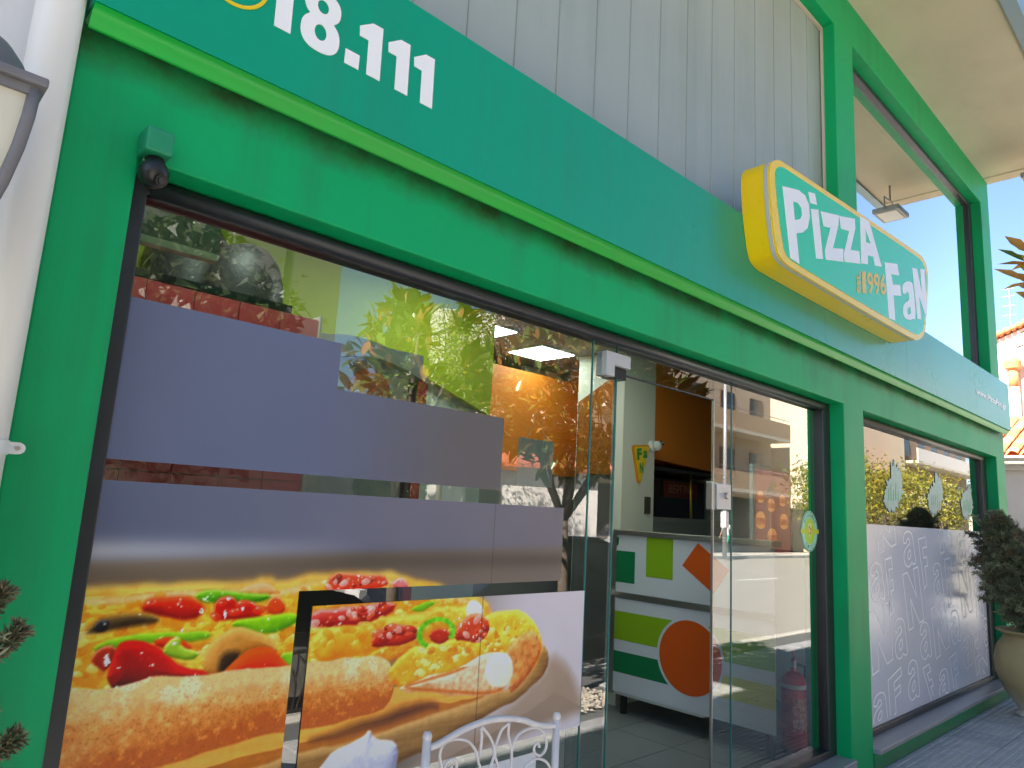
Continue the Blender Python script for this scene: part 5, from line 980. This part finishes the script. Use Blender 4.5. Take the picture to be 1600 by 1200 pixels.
for (fx_, fz_, r_) in ((0.17, 0.66, 0.045), (0.46, 0.57, 0.05), (0.78, 0.64, 0.045), (0.17, 0.38, 0.065), (0.82, 0.38, 0.06), (0.48, 0.18, 0.068)):
    c = (bx0+fx_*(bx1-bx0), bz0+fz_*(bz1-bz0)); b = MB().prism([(c[0]+r_*math.cos(t), c[1]+r_*0.35+r_*0.7*math.sin(t)) for t in np.linspace(0, math.pi, 14)], by-0.004, by-0.001).build('bun_top', BUN, bp_)
    MB().prism([(c[0]-r_*1.05, c[1]-r_*0.35), (c[0]+r_*1.05, c[1]-r_*0.35), (c[0]+r_*1.05, c[1]+r_*0.34), (c[0]-r_*1.05, c[1]+r_*0.34)], by-0.004, by-0.001).build('filling', FIL, bp_)
    MB().prism([(c[0]+r_*math.cos(t), c[1]-r_*0.36+r_*0.5*math.sin(t)) for t in np.linspace(math.pi, 2*math.pi, 12)], by-0.004, by-0.001).build('bun_bottom', BUN, bp_)
MB().prism([(4.99, 1.81), (5.10, 1.81), (5.115, 1.84), (5.09, 1.86), (5.085, 1.89), (5.06, 1.905), (5.035, 1.89), (5.03, 1.86), (4.99, 1.85)], by-0.004, by-0.001).build('poster_emblem', LETTER, bp_)
# hanging notice in the window, clear sheet on strings
nt_ = thing('hanging_notice', 'pale translucent notice hanging on strings inside the glass', 'notice')
nx0, nx1 = 2.08, 2.30
nm = glass('frosted_sheet', tint=(0.62, 0.72, 0.72), gain=0.6); nm.node_tree.nodes  # dull sheet
dfm = mat('notice_sheet', (0.42, 0.52, 0.52), rough=0.5)
box('notice_sheet', 2.085, 2.30, 0.20, 0.204, 1.70, 1.90, dfm, nt_); MB().tube([(2.13, 0.202, 1.90), (2.19, 0.202, 2.02), (2.25, 0.202, 1.90)], 0.0015, 4).build('string', mat('string', (0.6, 0.6, 0.55), rough=0.7), nt_)
# ------------------------------------------------------------------ neighbouring houses beyond the shop
TERR = mat('terracotta_tile', (0.55, 0.20, 0.075), rough=0.75, var=0.22, vscale=5)
CREAM = mat('cream_render', (0.66, 0.60, 0.50), rough=0.85, var=0.05, vscale=2, bump=0.1)
def tiled_roof(parent, x0, y0, y1, z0, run, rise, dx=0.21, nrow=9):
    """barrel tiles on a slope rising along +x; rows along y"""
    sl = math.atan2(rise, run); m = MB(); prof = [(0.085*math.cos(t), 0.045*math.sin(t)) for t in np.linspace(0, math.pi, 7)]
    vs = [(0, a, b) for a, b in prof]+[(0.30, a*0.85, b*0.85) for a, b in prof]; n = len(prof); m.add(vs, [(i, i+n, i+1+n, i+1) for i in range(n-1)])
    me = bpy.data.meshes.new('roof_tile'); me.from_pydata(m.v, [], m.f); me.materials.append(TERR); me.polygons.foreach_set('use_smooth', [True]*len(me.polygons))
    me2 = me.copy(); me2.materials.clear(); me2.materials.append(mat('terracotta_tile_pale', (0.66, 0.30, 0.13), rough=0.75, var=0.2, vscale=6))
    for r in range(nrow):
        for y in np.arange(y0, y1, 0.19):
            o = bpy.data.objects.new('roof_tile', me if random.random() < 0.6 else me2); COL.objects.link(o); o.parent = parent
            d = r*0.25; o.location = (x0+d*math.cos(sl), y+random.uniform(-0.006, 0.006), z0+d*math.sin(sl)+0.03); o.rotation_euler = (0, -sl, 0)
h1 = thing('cream_house', 'low cream house with orange tiled roof beyond the shop', 'house')
HX = 13.3
box('wall', HX, HX+5.0, 0.12, 7.0, 0.0, 2.72, CREAM, h1); box('cornice', HX-0.06, HX, 0.06, 7.0, 2.62, 2.70, CREAM, h1); box('cornice', HX-0.14, HX, 0.02, 7.0, 2.701, 2.80, CREAM, h1); box('eave_board', HX-0.20, HX+0.1, 0.0, 7.0, 2.801, 2.83, WHITE, h1)
rb = MB().add([(HX-0.2, 0.0, 2.835), (HX+2.3, 0.0, 3.76), (HX+2.3, 7, 3.76), (HX-0.2, 7, 2.835)], [(0, 1, 2, 3)]).build('roof_deck', TERR, h1)
tiled_roof(h1, HX-0.24, 0.08, 2.9, 2.83, 2.5, 0.925, nrow=10)
h2 = thing('white_gabled_house', 'pale gabled house wall with chimney pipe behind the tiled roof', 'house')
GX_ = 16.4
mb = MB(); gp = [(0.2, 0.0), (9.5, 0.0), (9.5, 2.2), (1.5, 5.42), (0.2, 5.94)]
mb2 = MB().prism([(a, b) for a, b in gp], 0, 6.0); mb2.v = [(GX_+p[1], p[0], p[2]) for p in mb2.v]; mb2.build('gable_wall', RENDW if False else mat('pale_pink_render', (0.70, 0.63, 0.57), rough=0.85, var=0.04), h2)
for (ya, za, yb, zb) in ((9.6, 2.18, 0.2, 5.97),):
    nn = 90
    for k in range(nn):
        t = k/nn; o = MB().tube([(GX_-0.12, ya+(yb-ya)*t, za+(zb-za)*t+0.05), (GX_+0.25, ya+(yb-ya)*t, za+(zb-za)*t+0.05)], 0.055, 8).build('verge_tile', TERR, h2, smooth=True)
fp = thing('flue_pipe', 'pale flue pipe with orange clay cowl on the gabled house', 'pipe')
fy0 = 1.17
MB().tube([(GX_-0.12, fy0, 1.5), (GX_-0.12, fy0, 4.45)], 0.085, 14).build('pipe', CREAM, fp, smooth=True); MB().tube([(GX_-0.12, fy0, 4.45), (GX_-0.12, fy0, 4.78)], 0.085, 14).build('clay_collar', TERR, fp, smooth=True); MB().lathe([(0.08, 4.78), (0.14, 4.82), (0.15, 4.95), (0.10, 5.02), (0.0, 5.03)], (GX_-0.12, fy0, 0), 14).build('clay_cowl', TERR, fp, smooth='auto')
an = thing('roof_antenna', 'thin television antenna mast above the flue pipe', 'antenna'); AM = mat('antenna_metal', (0.25, 0.25, 0.28), rough=0.4, metal=0.6)
MB().tube([(GX_+0.3, 1.26, 4.6), (GX_+0.3, 1.22, 6.6)], 0.018, 6).build('mast', AM, an)
for z in (6.0, 6.2, 6.4, 6.55): MB().tube([(GX_+0.3, 1.14, z), (GX_+0.3, 1.36, z)], 0.010, 5).build('element', AM, an)
for k, y in enumerate((0.60, 0.42)):
    v = thing('roof_vent', ('curled white vent on the pale gable, nearer the mast', 'curled white vent on the pale gable, at the picture edge')[k], 'vent', 'roof vents')
    MB().tube([(GX_+0.4, y, 5.5), (GX_+0.4, y, 6.05)]+[(GX_+0.4, y+0.10-0.10*math.cos(t), 6.05+0.10*math.sin(t)) for t in np.linspace(0.3, math.pi, 7)], 0.05, 10).build('vent_pipe', WHITE, v, smooth=True)

# ------------------------------------------------------------------ across the street (seen mirrored in the glass)
def windows(parent, rects, yf, m_glass, m_fr):
    for (x0, x1, z0, z1) in rects:
        f = box('window', x0, x1, yf+0.0, yf+0.05, z0, z1, m_fr, parent); box('pane', x0+0.06, x1-0.06, yf+0.051, yf+0.06, z0+0.06, z1-0.06, m_glass, f)
DARKG = mat('dark_window', (0.03, 0.035, 0.04), rough=0.1); FRW = mat('white_frame', (0.7, 0.7, 0.68), rough=0.5); BROWN = mat('brown_frame', (0.14, 0.08, 0.04), rough=0.5)
BEIGE = mat('beige_render', (0.52, 0.43, 0.33), rough=0.85, var=0.05); PINKW = mat('warm_white_render', (0.74, 0.70, 0.66), rough=0.85, var=0.04)  # the white render is one even warm white
# one-storey white house, red roof
w1 = thing('white_house', 'single storey white house with red tiled roof across the street', 'house')
box('wall', 8.0, 20.6, -24.0, -17.5, 0.0, 3.1, PINKW, w1); windows(w1, [(9.2, 10.2, 1.0, 2.2), (12.4, 13.2, 0.2, 2.3), (16.0, 17.2, 1.0, 2.2)], -17.5, DARKG, BROWN)
RR = mat('red_roof', (0.45, 0.13, 0.07), rough=0.8, var=0.25, vscale=6, bump=0.6, bscale=12)
MB().add([(7.6, -17.0, 3.12), (21.0, -17.0, 3.12), (21.0, -20.7, 5.0), (7.6, -20.7, 5.0), (21.0, -24.4, 3.12), (7.6, -24.4, 3.12), (7.6, -17.0, 3.0), (21.0, -17.0, 3.0)], [(0, 1, 2, 3), (3, 2, 4, 5), (6, 7, 1, 0), (1, 4, 2), (0, 3, 5)]).build('roof', RR, w1)
w1.location = (0, 0, 0); w1.matrix_world = Matrix.Translation((14, -17.5, 0)) @ Matrix.Rotation(math.radians(35), 4, 'Z') @ Matrix.Translation((-14, 17.5, 0))
w2 = thing('white_block', 'plain white flat-roofed block behind the one-storey house', 'building')
box('wall', 27.0, 33.4, -34.0, -25.0, 0.0, 11.4, PINKW, w2); box('parapet', 26.9, 33.5, -34.1, -24.9, 11.401, 11.7, PINKW, w2); windows(w2, [(28.5, 29.7, 6, 8), (31, 32.2, 6, 8)], -25.0, DARKG, FRW)
w3 = thing('tall_white_building', 'tall pale building with vertical pilasters behind the cypress', 'building')
box('wall', 19.3, 24.2, -30.0, -24.5, 0.0, 11.2, PINKW, w3)
for x in (19.4, 20.9, 21.4, 23.2): box('pilaster', x, x+0.35, -24.5, -24.3, 0.0, 11.1, mat('olive_render', (0.35, 0.33, 0.25), rough=0.85), w3)
for t_, c_ in ((w2, (30.2, -25.0, 0)), (w3, (21.7, -24.5, 0))): t_.matrix_world = Matrix.Translation(c_) @ Matrix.Rotation(math.radians(30), 4, 'Z') @ Matrix.Translation((-c_[0], -c_[1], 0))
w4 = thing('olive_building', 'olive grey building at the left end of the opposite street side, raised to block mirrored sky', 'building')
box('wall', -14.0, 8.8, -26.0, -17.2, 0.0, 10.8, mat('olive_grey_render', (0.27, 0.26, 0.21), rough=0.85, var=0.04), w4); box('sky_block_wing', 8.801, 10.7, -19.2, -17.25, 0.0, 10.2, MATS['olive_grey_render'], w4); windows(w4, [(x, x+1.2, z, z+1.4) for x in (-11, -7.5, -4, -0.5, 2.8) for z in (1.0, 4.4)], -17.2, DARKG, FRW)  # height, dark colour and side block added to cut sky mirrored over the lime wall
def apartment(name, label, x0, x1, yb, yf, H, wallm, bal, fh=3.1, xs=None, shop_front=True):
    t = thing(name, label, 'building'); box('wall', x0, x1, yb, yf, 0.0, H, wallm, t)
    if shop_front: box('shop_front', x0+0.3, x1-0.3, yf, yf+0.06, 0.0, 2.9, mat('dark_shop_glass', (0.02, 0.02, 0.02), rough=0.2), t)
    k = 1
    z = fh+0.3
    while z+2.2 < H:
        sl_ = box('balcony_slab', x0+0.2, x1-0.2, yf, yf+1.3, z-0.30, z-0.12, mat('balcony_concrete', (0.62, 0.56, 0.46), rough=0.8), t)
        pr = box('balcony_front', x0+0.2, x1-0.2, yf+1.22, yf+1.30, z-0.12, z+0.75, bal, t)
        MB().tube([(x0+0.2, yf+1.26, z+0.95), (x1-0.2, yf+1.26, z+0.95)], 0.025, 6).build('balcony_rail', AM, t)
        windows(t, [(x, x+1.5, z, z+2.1) for x in np.arange(x0+1.0, x1-1.8, 3.2)], yf, DARKG, BROWN); z += fh
    return t
ORB = mat('sandy_render', (0.50, 0.36, 0.24), rough=0.85, var=0.1)
apartment('apartment_block', 'ochre apartment block with long balconies across the street', 23.6, 40.0, -30.0, -17.6, 10.0, BEIGE, ORB)
cw = thing('blank_cream_building', 'tall building with blank cream side wall far down the street', 'building'); box('wall', 44.0, 52.9, -28.0, -14.4, 0.0, 10.5, mat('warm_cream_render', (0.72, 0.60, 0.44), rough=0.85, var=0.05, vscale=0.5), cw); box('red_awning', 43.0, 50.5, -14.39, -12.6, 3.9, 4.3, mat('red_awning', (0.6, 0.10, 0.03), rough=0.7), cw)
apartment('apartment_block', 'brown apartment block with white balconies behind the yellowing trees', 53.2, 70.0, -28.0, -15.0, 10.5, mat('brown_render', (0.30, 0.22, 0.16), rough=0.85, var=0.06), PINKW, shop_front=False)
# street trees
def tree(name, label, base, th, cen, rad, n, size, colA, colB, seed, group=None, trunk_r=0.12, clumps=40):
    r = np.random.RandomState(seed); t = thing(name, label, 'tree', group); base = np.array(base, float); cen = np.array(cen, float); rad = np.array(rad, float)
    MB().tube([tuple(base), tuple(base*0.5+np.array([cen[0], cen[1], th])*0.5), (cen[0], cen[1], th)], [trunk_r, trunk_r*0.8, trunk_r*0.6], 9).build('trunk', BARK, t, smooth=True)
    cu = unit(clumps, r)*np.cbrt(r.uniform(0.2, 1, clumps))[:, None]; cc = cen+cu*rad; lim = MB()
    for q in cc[::2]: lim.tube([(cen[0], cen[1], th*0.9), tuple((q+np.array([cen[0], cen[1], th]))/2), tuple(q)], [trunk_r*0.35, trunk_r*0.22, 0.01], 5, cap=False)
    lim.build('limbs', BARK, t); w = r.randint(0, clumps, n); sc = rad.mean()*0.30
    pos = cc[w]+r.normal(size=(n, 3))*sc*np.array([1, 1, 0.75]); mixv = np.clip(r.rand(clumps)[w][:, None]*0.7+r.rand(n, 1)*0.4, 0, 1)
    cols = (np.array(colA)*(1-mixv)+np.array(colB)*mixv)*r.uniform(0.6, 1.35, (n, 1))
    leaf_mesh('crown', QUAD[0], QUAD[1], pos, unit(n, r), unit(n, r), r.uniform(0.7, 1.4, n)*size, cols, LEAF, t); return t
for k, (x, y, h) in enumerate(((32.5, -11.2, 4.6), (36.6, -11.6, 5.2), (40.4, -11.4, 4.9), (44.6, -11.8, 5.4), (49.5, -11.4, 5.0))):
    tree('street_tree', ('yellowing street tree nearest the red awning, first in the row', 'yellowing street tree, second in the row across the street', 'yellowing street tree, third in the row across the street', 'yellowing street tree, fourth in the row across the street', 'yellowing street tree, last in the row across the street')[k],
         (x, y, 0), h*0.62, (x, y, h*0.68), (1.5, 1.5, h*0.30), 2300, 0.18, (0.10, 0.13, 0.02), (0.34, 0.29, 0.03), 20+k, 'yellowing street trees')
tree('broad_tree', 'broad dark tree with browning leaves above the white house', (17.6, -19.0+3.2, 0), 5.0, (17.6, -15.9, 6.9), (2.3, 2.0, 1.8), 9000, 0.16, (0.10, 0.085, 0.035), (0.20, 0.15, 0.06), 41, None, 0.2, 70)
tree('feathery_tree', 'light green feathery tree mirrored over the lime wall', (12.2, -13.4, 0), 4.2, (12.2, -13.4, 5.3), (1.1, 1.0, 1.7), 5000, 0.10, (0.16, 0.22, 0.03), (0.30, 0.36, 0.06), 44, None, 0.1, 50)
# cypress
cy = thing('cypress_tree', 'tall narrow cypress across the street', 'tree'); r = np.random.RandomState(50); n = 9000; zc = r.uniform(0.6, 8.0, n); a = r.uniform(0, 6.28, n); R_ = 0.95*np.clip(1.25-(zc/8.05)**1.5, 0, 1)*np.clip(zc*0.6, 0.4, 1)*r.uniform(0.72, 1.08, n)*(1+0.12*np.sin(zc*5+3*a))
pos = np.stack([12.2+R_*np.cos(a), -15.6+R_*np.sin(a), zc], 1); MB().tube([(12.2, -15.6, 0), (12.2, -15.6, 7.6)], [0.14, 0.03], 8).build('trunk', BARK, cy)
leaf_mesh('crown', QUAD[0], QUAD[1], pos, np.stack([np.cos(a)*0.5, np.sin(a)*0.5, np.ones(n)], 1)+r.normal(size=(n, 3))*0.3, unit(n, r), r.uniform(0.10, 0.24, n), np.array([0.06, 0.10, 0.025])*r.uniform(0.5, 1.6, (n, 1)), LEAF, cy)
# street lamp pole
lpn = thing('lamp_post', 'pale grey street lamp post at the far kerb', 'street lamp'); PM = mat('galvanised_pole', (0.45, 0.46, 0.48), rough=0.45, metal=0.4)
MB().tube([(29.5, -14.6, 0), (29.5, -14.6, 9.2)], [0.11, 0.07], 12).build('pole', PM, lpn, smooth=True); MB().tube([(29.5, -14.6, 9.2), (29.5, -13.4, 9.6), (29.5, -12.6, 9.65)], 0.05, 8).build('arm', PM, lpn, smooth=True); box('lamp_head', 29.35, 29.65, -12.9, -12.2, 9.55, 9.68, PM, lpn); box('sign_wrap', 29.37, 29.63, -14.73, -14.47, 1.3, 2.0, WHITE, lpn)
# parked car
def car(label, x0, yc, paint):
    t = thing('parked_car', label, 'car', 'parked cars'); L = 4.2; cp = mat(paint[0], paint[1], rough=0.25, coat=0.6, metal=0.1)
    prof = [(0, 0.38), (0.05, 0.75), (0.75, 0.90), (1.35, 1.38), (1.75, 1.46), (2.75, 1.44), (3.55, 0.98), (4.05, 0.86), (4.2, 0.62), (4.18, 0.36), (3.75, 0.25), (0.3, 0.25)]
    prof = smooth_poly(prof, 1); MB().prism([(x0+a, b-0.13) for a, b in prof][::-1], yc-0.84, yc+0.84).build('body', cp, t, smooth='auto', bevel=0.05)
    gp_ = [(0.98, 0.98), (1.42, 1.34), (1.80, 1.39), (2.70, 1.37), (3.28, 1.02)]
    for sgn in (-1, 1): MB().prism([(x0+a, b-0.13) for a, b in gp_][::-1], yc+sgn*0.846-0.004, yc+sgn*0.846+0.004).build('side_window', DARKG, t)
    MB().add([(x0+0.80, yc-0.7, 0.81), (x0+0.80, yc+0.7, 0.81), (x0+1.36, yc+0.62, 1.245), (x0+1.36, yc-0.62, 1.245)], [(0, 1, 2, 3)]).build('windscreen', DARKG, t)
    for wx in (0.80, 3.40):
        for sgn in (-1, 1):
            wl_ = MB().tube([(x0+wx, yc+sgn*0.66, 0.18), (x0+wx, yc+sgn*0.87, 0.18)], 0.31, 20).build('wheel', mat('tyre', (0.015, 0.015, 0.015), rough=0.8), t, smooth='auto'); MB().tube([(x0+wx, yc+sgn*0.872, 0.18), (x0+wx, yc+sgn*0.885, 0.18)], 0.2, 14).build('rim', STEEL, wl_)
    for sgn in (-1, 1): box('headlight', x0+0.0, x0+0.10, yc+sgn*0.62-0.15, yc+sgn*0.62+0.15, 0.48, 0.62, FRW, t)
    return t
car('dark blue parked car at the near kerb beside the magnolia', 4.45, -4.3, ('dark_blue_paint', (0.012, 0.016, 0.03)))
car('black parked car at the near kerb opposite the pizza print', -0.35, -4.3, ('black_paint', (0.010, 0.010, 0.011)))
car('silver parked car farther down the opposite kerb', 19.5, -13.6, ('silver_paint', (0.35, 0.36, 0.37)))

# ------------------------------------------------------------------ people
def person(label, loc, rz, shirt, trousers, hair, stride=0.14, h=1.68):
    k = h/1.7
    J = {'pelvis': (0, 0, 0.94, 0.125, 0.10), 'waist': (0, 0, 1.08, 0.12, 0.085), 'chest': (0, -0.01, 1.28, 0.145, 0.10), 'neck0': (0, 0, 1.43, 0.085, 0.07), 'neck': (0, 0.0, 1.49, 0.05, 0.05), 'jaw': (0, 0.02, 1.545, 0.06, 0.065), 'head': (0, 0.01, 1.61, 0.075, 0.088), 'crown': (0, 0.0, 1.675, 0.045, 0.055)}
    E_ = [('pelvis', 'waist'), ('waist', 'chest'), ('chest', 'neck0'), ('neck0', 'neck'), ('neck', 'jaw'), ('jaw', 'head'), ('head', 'crown')]
    for s, sg in (('l', 1), ('r', -1)):
        st = stride*sg
        J.update({'hip'+s: (0.09*sg, 0, 0.88, 0.088, 0.088), 'knee'+s: (0.095*sg, st*0.7+0.03, 0.49, 0.058, 0.058), 'ank'+s: (0.10*sg, st*1.4-0.02, 0.09, 0.038, 0.04), 'toe'+s: (0.11*sg, st*1.4+0.14, 0.035, 0.038, 0.028),
                  'sh'+s: (0.165*sg, 0, 1.40, 0.058, 0.055), 'elb'+s: (0.225*sg, -st*0.5-0.02, 1.13, 0.040, 0.038), 'wr'+s: (0.235*sg, -st*0.9+0.06, 0.89, 0.026, 0.026), 'pm'+s: (0.235*sg, -st*0.95+0.08, 0.81, 0.024, 0.034)})
        E_ += [('pelvis', 'hip'+s), ('hip'+s, 'knee'+s), ('knee'+s, 'ank'+s), ('ank'+s, 'toe'+s), ('neck0', 'sh'+s), ('sh'+s, 'elb'+s), ('elb'+s, 'wr'+s), ('wr'+s, 'pm'+s)]
        for fi in range(4):
            J['f%d%s' % (fi, s)] = (0.235*sg, -st*0.95+0.105-0.018*fi, 0.745+abs(fi-1.4)*0.008, 0.0085, 0.0085); E_.append(('pm'+s, 'f%d%s' % (fi, s)))
        J['th'+s] = (0.225*sg, -st*0.95+0.125, 0.80, 0.010, 0.010); E_.append(('wr'+s, 'th'+s))
    names = list(J); me = bpy.data.meshes.new('person'); me.from_pydata([tuple(v*k for v in J[n_][:3]) for n_ in names], [(names.index(a), names.index(b)) for a, b in E_], [])
    o = bpy.data.objects.new('tmp', me); COL.objects.link(o); sk = o.modifiers.new('skin', 'SKIN'); sd_ = me.skin_vertices[0].data if me.skin_vertices else None
    if sd_ is None:
        bpy.context.view_layer.objects.active = o; bpy.ops.object.select_all(action='DESELECT'); o.select_set(True); bpy.ops.mesh.customdata_skin_add(); sd_ = me.skin_vertices[0].data
    for i, n_ in enumerate(names): sd_[i].radius = (J[n_][3]*k, J[n_][4]*k); sd_[i].use_root = (n_ == 'pelvis')
    ss = o.modifiers.new('sub', 'SUBSURF'); ss.levels = 2; ss.render_levels = 2; bpy.context.view_layer.update()
    m2 = bpy.data.meshes.new_from_object(o.evaluated_get(bpy.context.evaluated_depsgraph_get())); bpy.data.objects.remove(o)
    nv = len(m2.vertices); co = np.empty(nv*3); m2.vertices.foreach_get('co', co); co = co.reshape(-1, 3)/k
    z = co[:, 2]; ax = np.abs(co[:, 0]); C = np.tile(np.array([0.45, 0.26, 0.18]), (nv, 1))
    C[(z > 0.93) & (z < 1.47) & ~((ax > 0.195) & (z < 1.16))] = shirt; C[(z >= 0.10) & (z <= 0.95) & (ax < 0.19)] = trousers; C[z < 0.10] = (0.6, 0.58, 0.55)
    hm = (z > 1.62) | ((z > 1.50) & (co[:, 1] < -0.015)); C[hm & (z > 1.48)] = hair
    face = (z > 1.60) & (z < 1.625) & (co[:, 1] > 0.06) & (ax > 0.012) & (ax < 0.045); C[face] = (0.05, 0.03, 0.03)
    ca = m2.color_attributes.new('skin', 'FLOAT_COLOR', 'POINT'); ca.data.foreach_set('color', np.concatenate([C, np.ones((nv, 1))], 1).ravel())
    t = thing('person', label, 'person'); m2.materials.clear(); b = link('body', m2, mat('clothed_figure', (0.5, 0.5, 0.5), rough=0.75, attr='skin'), t, smooth=True)
    MB().lathe([(0.0, -0.01), (0.012, 0.0), (0.010, 0.02), (0.0, 0.03)], (0, 0.108*k, 1.572*k), 8).build('nose', mat('skin_tone', (0.45, 0.26, 0.18), rough=0.6), t, smooth=True)
    for sg in (-1, 1): MB().lathe([(0.0, -0.03), (0.016, -0.015), (0.018, 0.01), (0.0, 0.03)], (sg*0.082*k, 0.0, 1.59*k), 8).build('ear', mat('skin_tone', (0.45, 0.26, 0.18)), t, smooth=True)
    t.location = loc; t.rotation_euler = (0, 0, rz); return t
person('person in white top and green trousers walking across the street', (31.6, -15.7, 0.0), math.radians(100), (0.75, 0.75, 0.75), (0.02, 0.40, 0.24), (0.02, 0.015, 0.012))
person('dark-haired person at the right edge beyond the clay urn', (10.1, -0.055, 0.0), math.radians(80), (0.20, 0.12, 0.12), (0.05, 0.06, 0.10), (0.035, 0.018, 0.014), stride=0.05)

tree('sky_block_tree', 'dense dark green tree added on the far pavement to block mirrored sky', (5.4, -16.0, 0), 4.4, (5.4, -15.9, 5.2), (2.1, 1.6, 2.7), 15000, 0.30, (0.03, 0.05, 0.015), (0.07, 0.09, 0.03), 61, None, 0.2, 110)  # tree added to darken the sky mirrored in the upper left glass
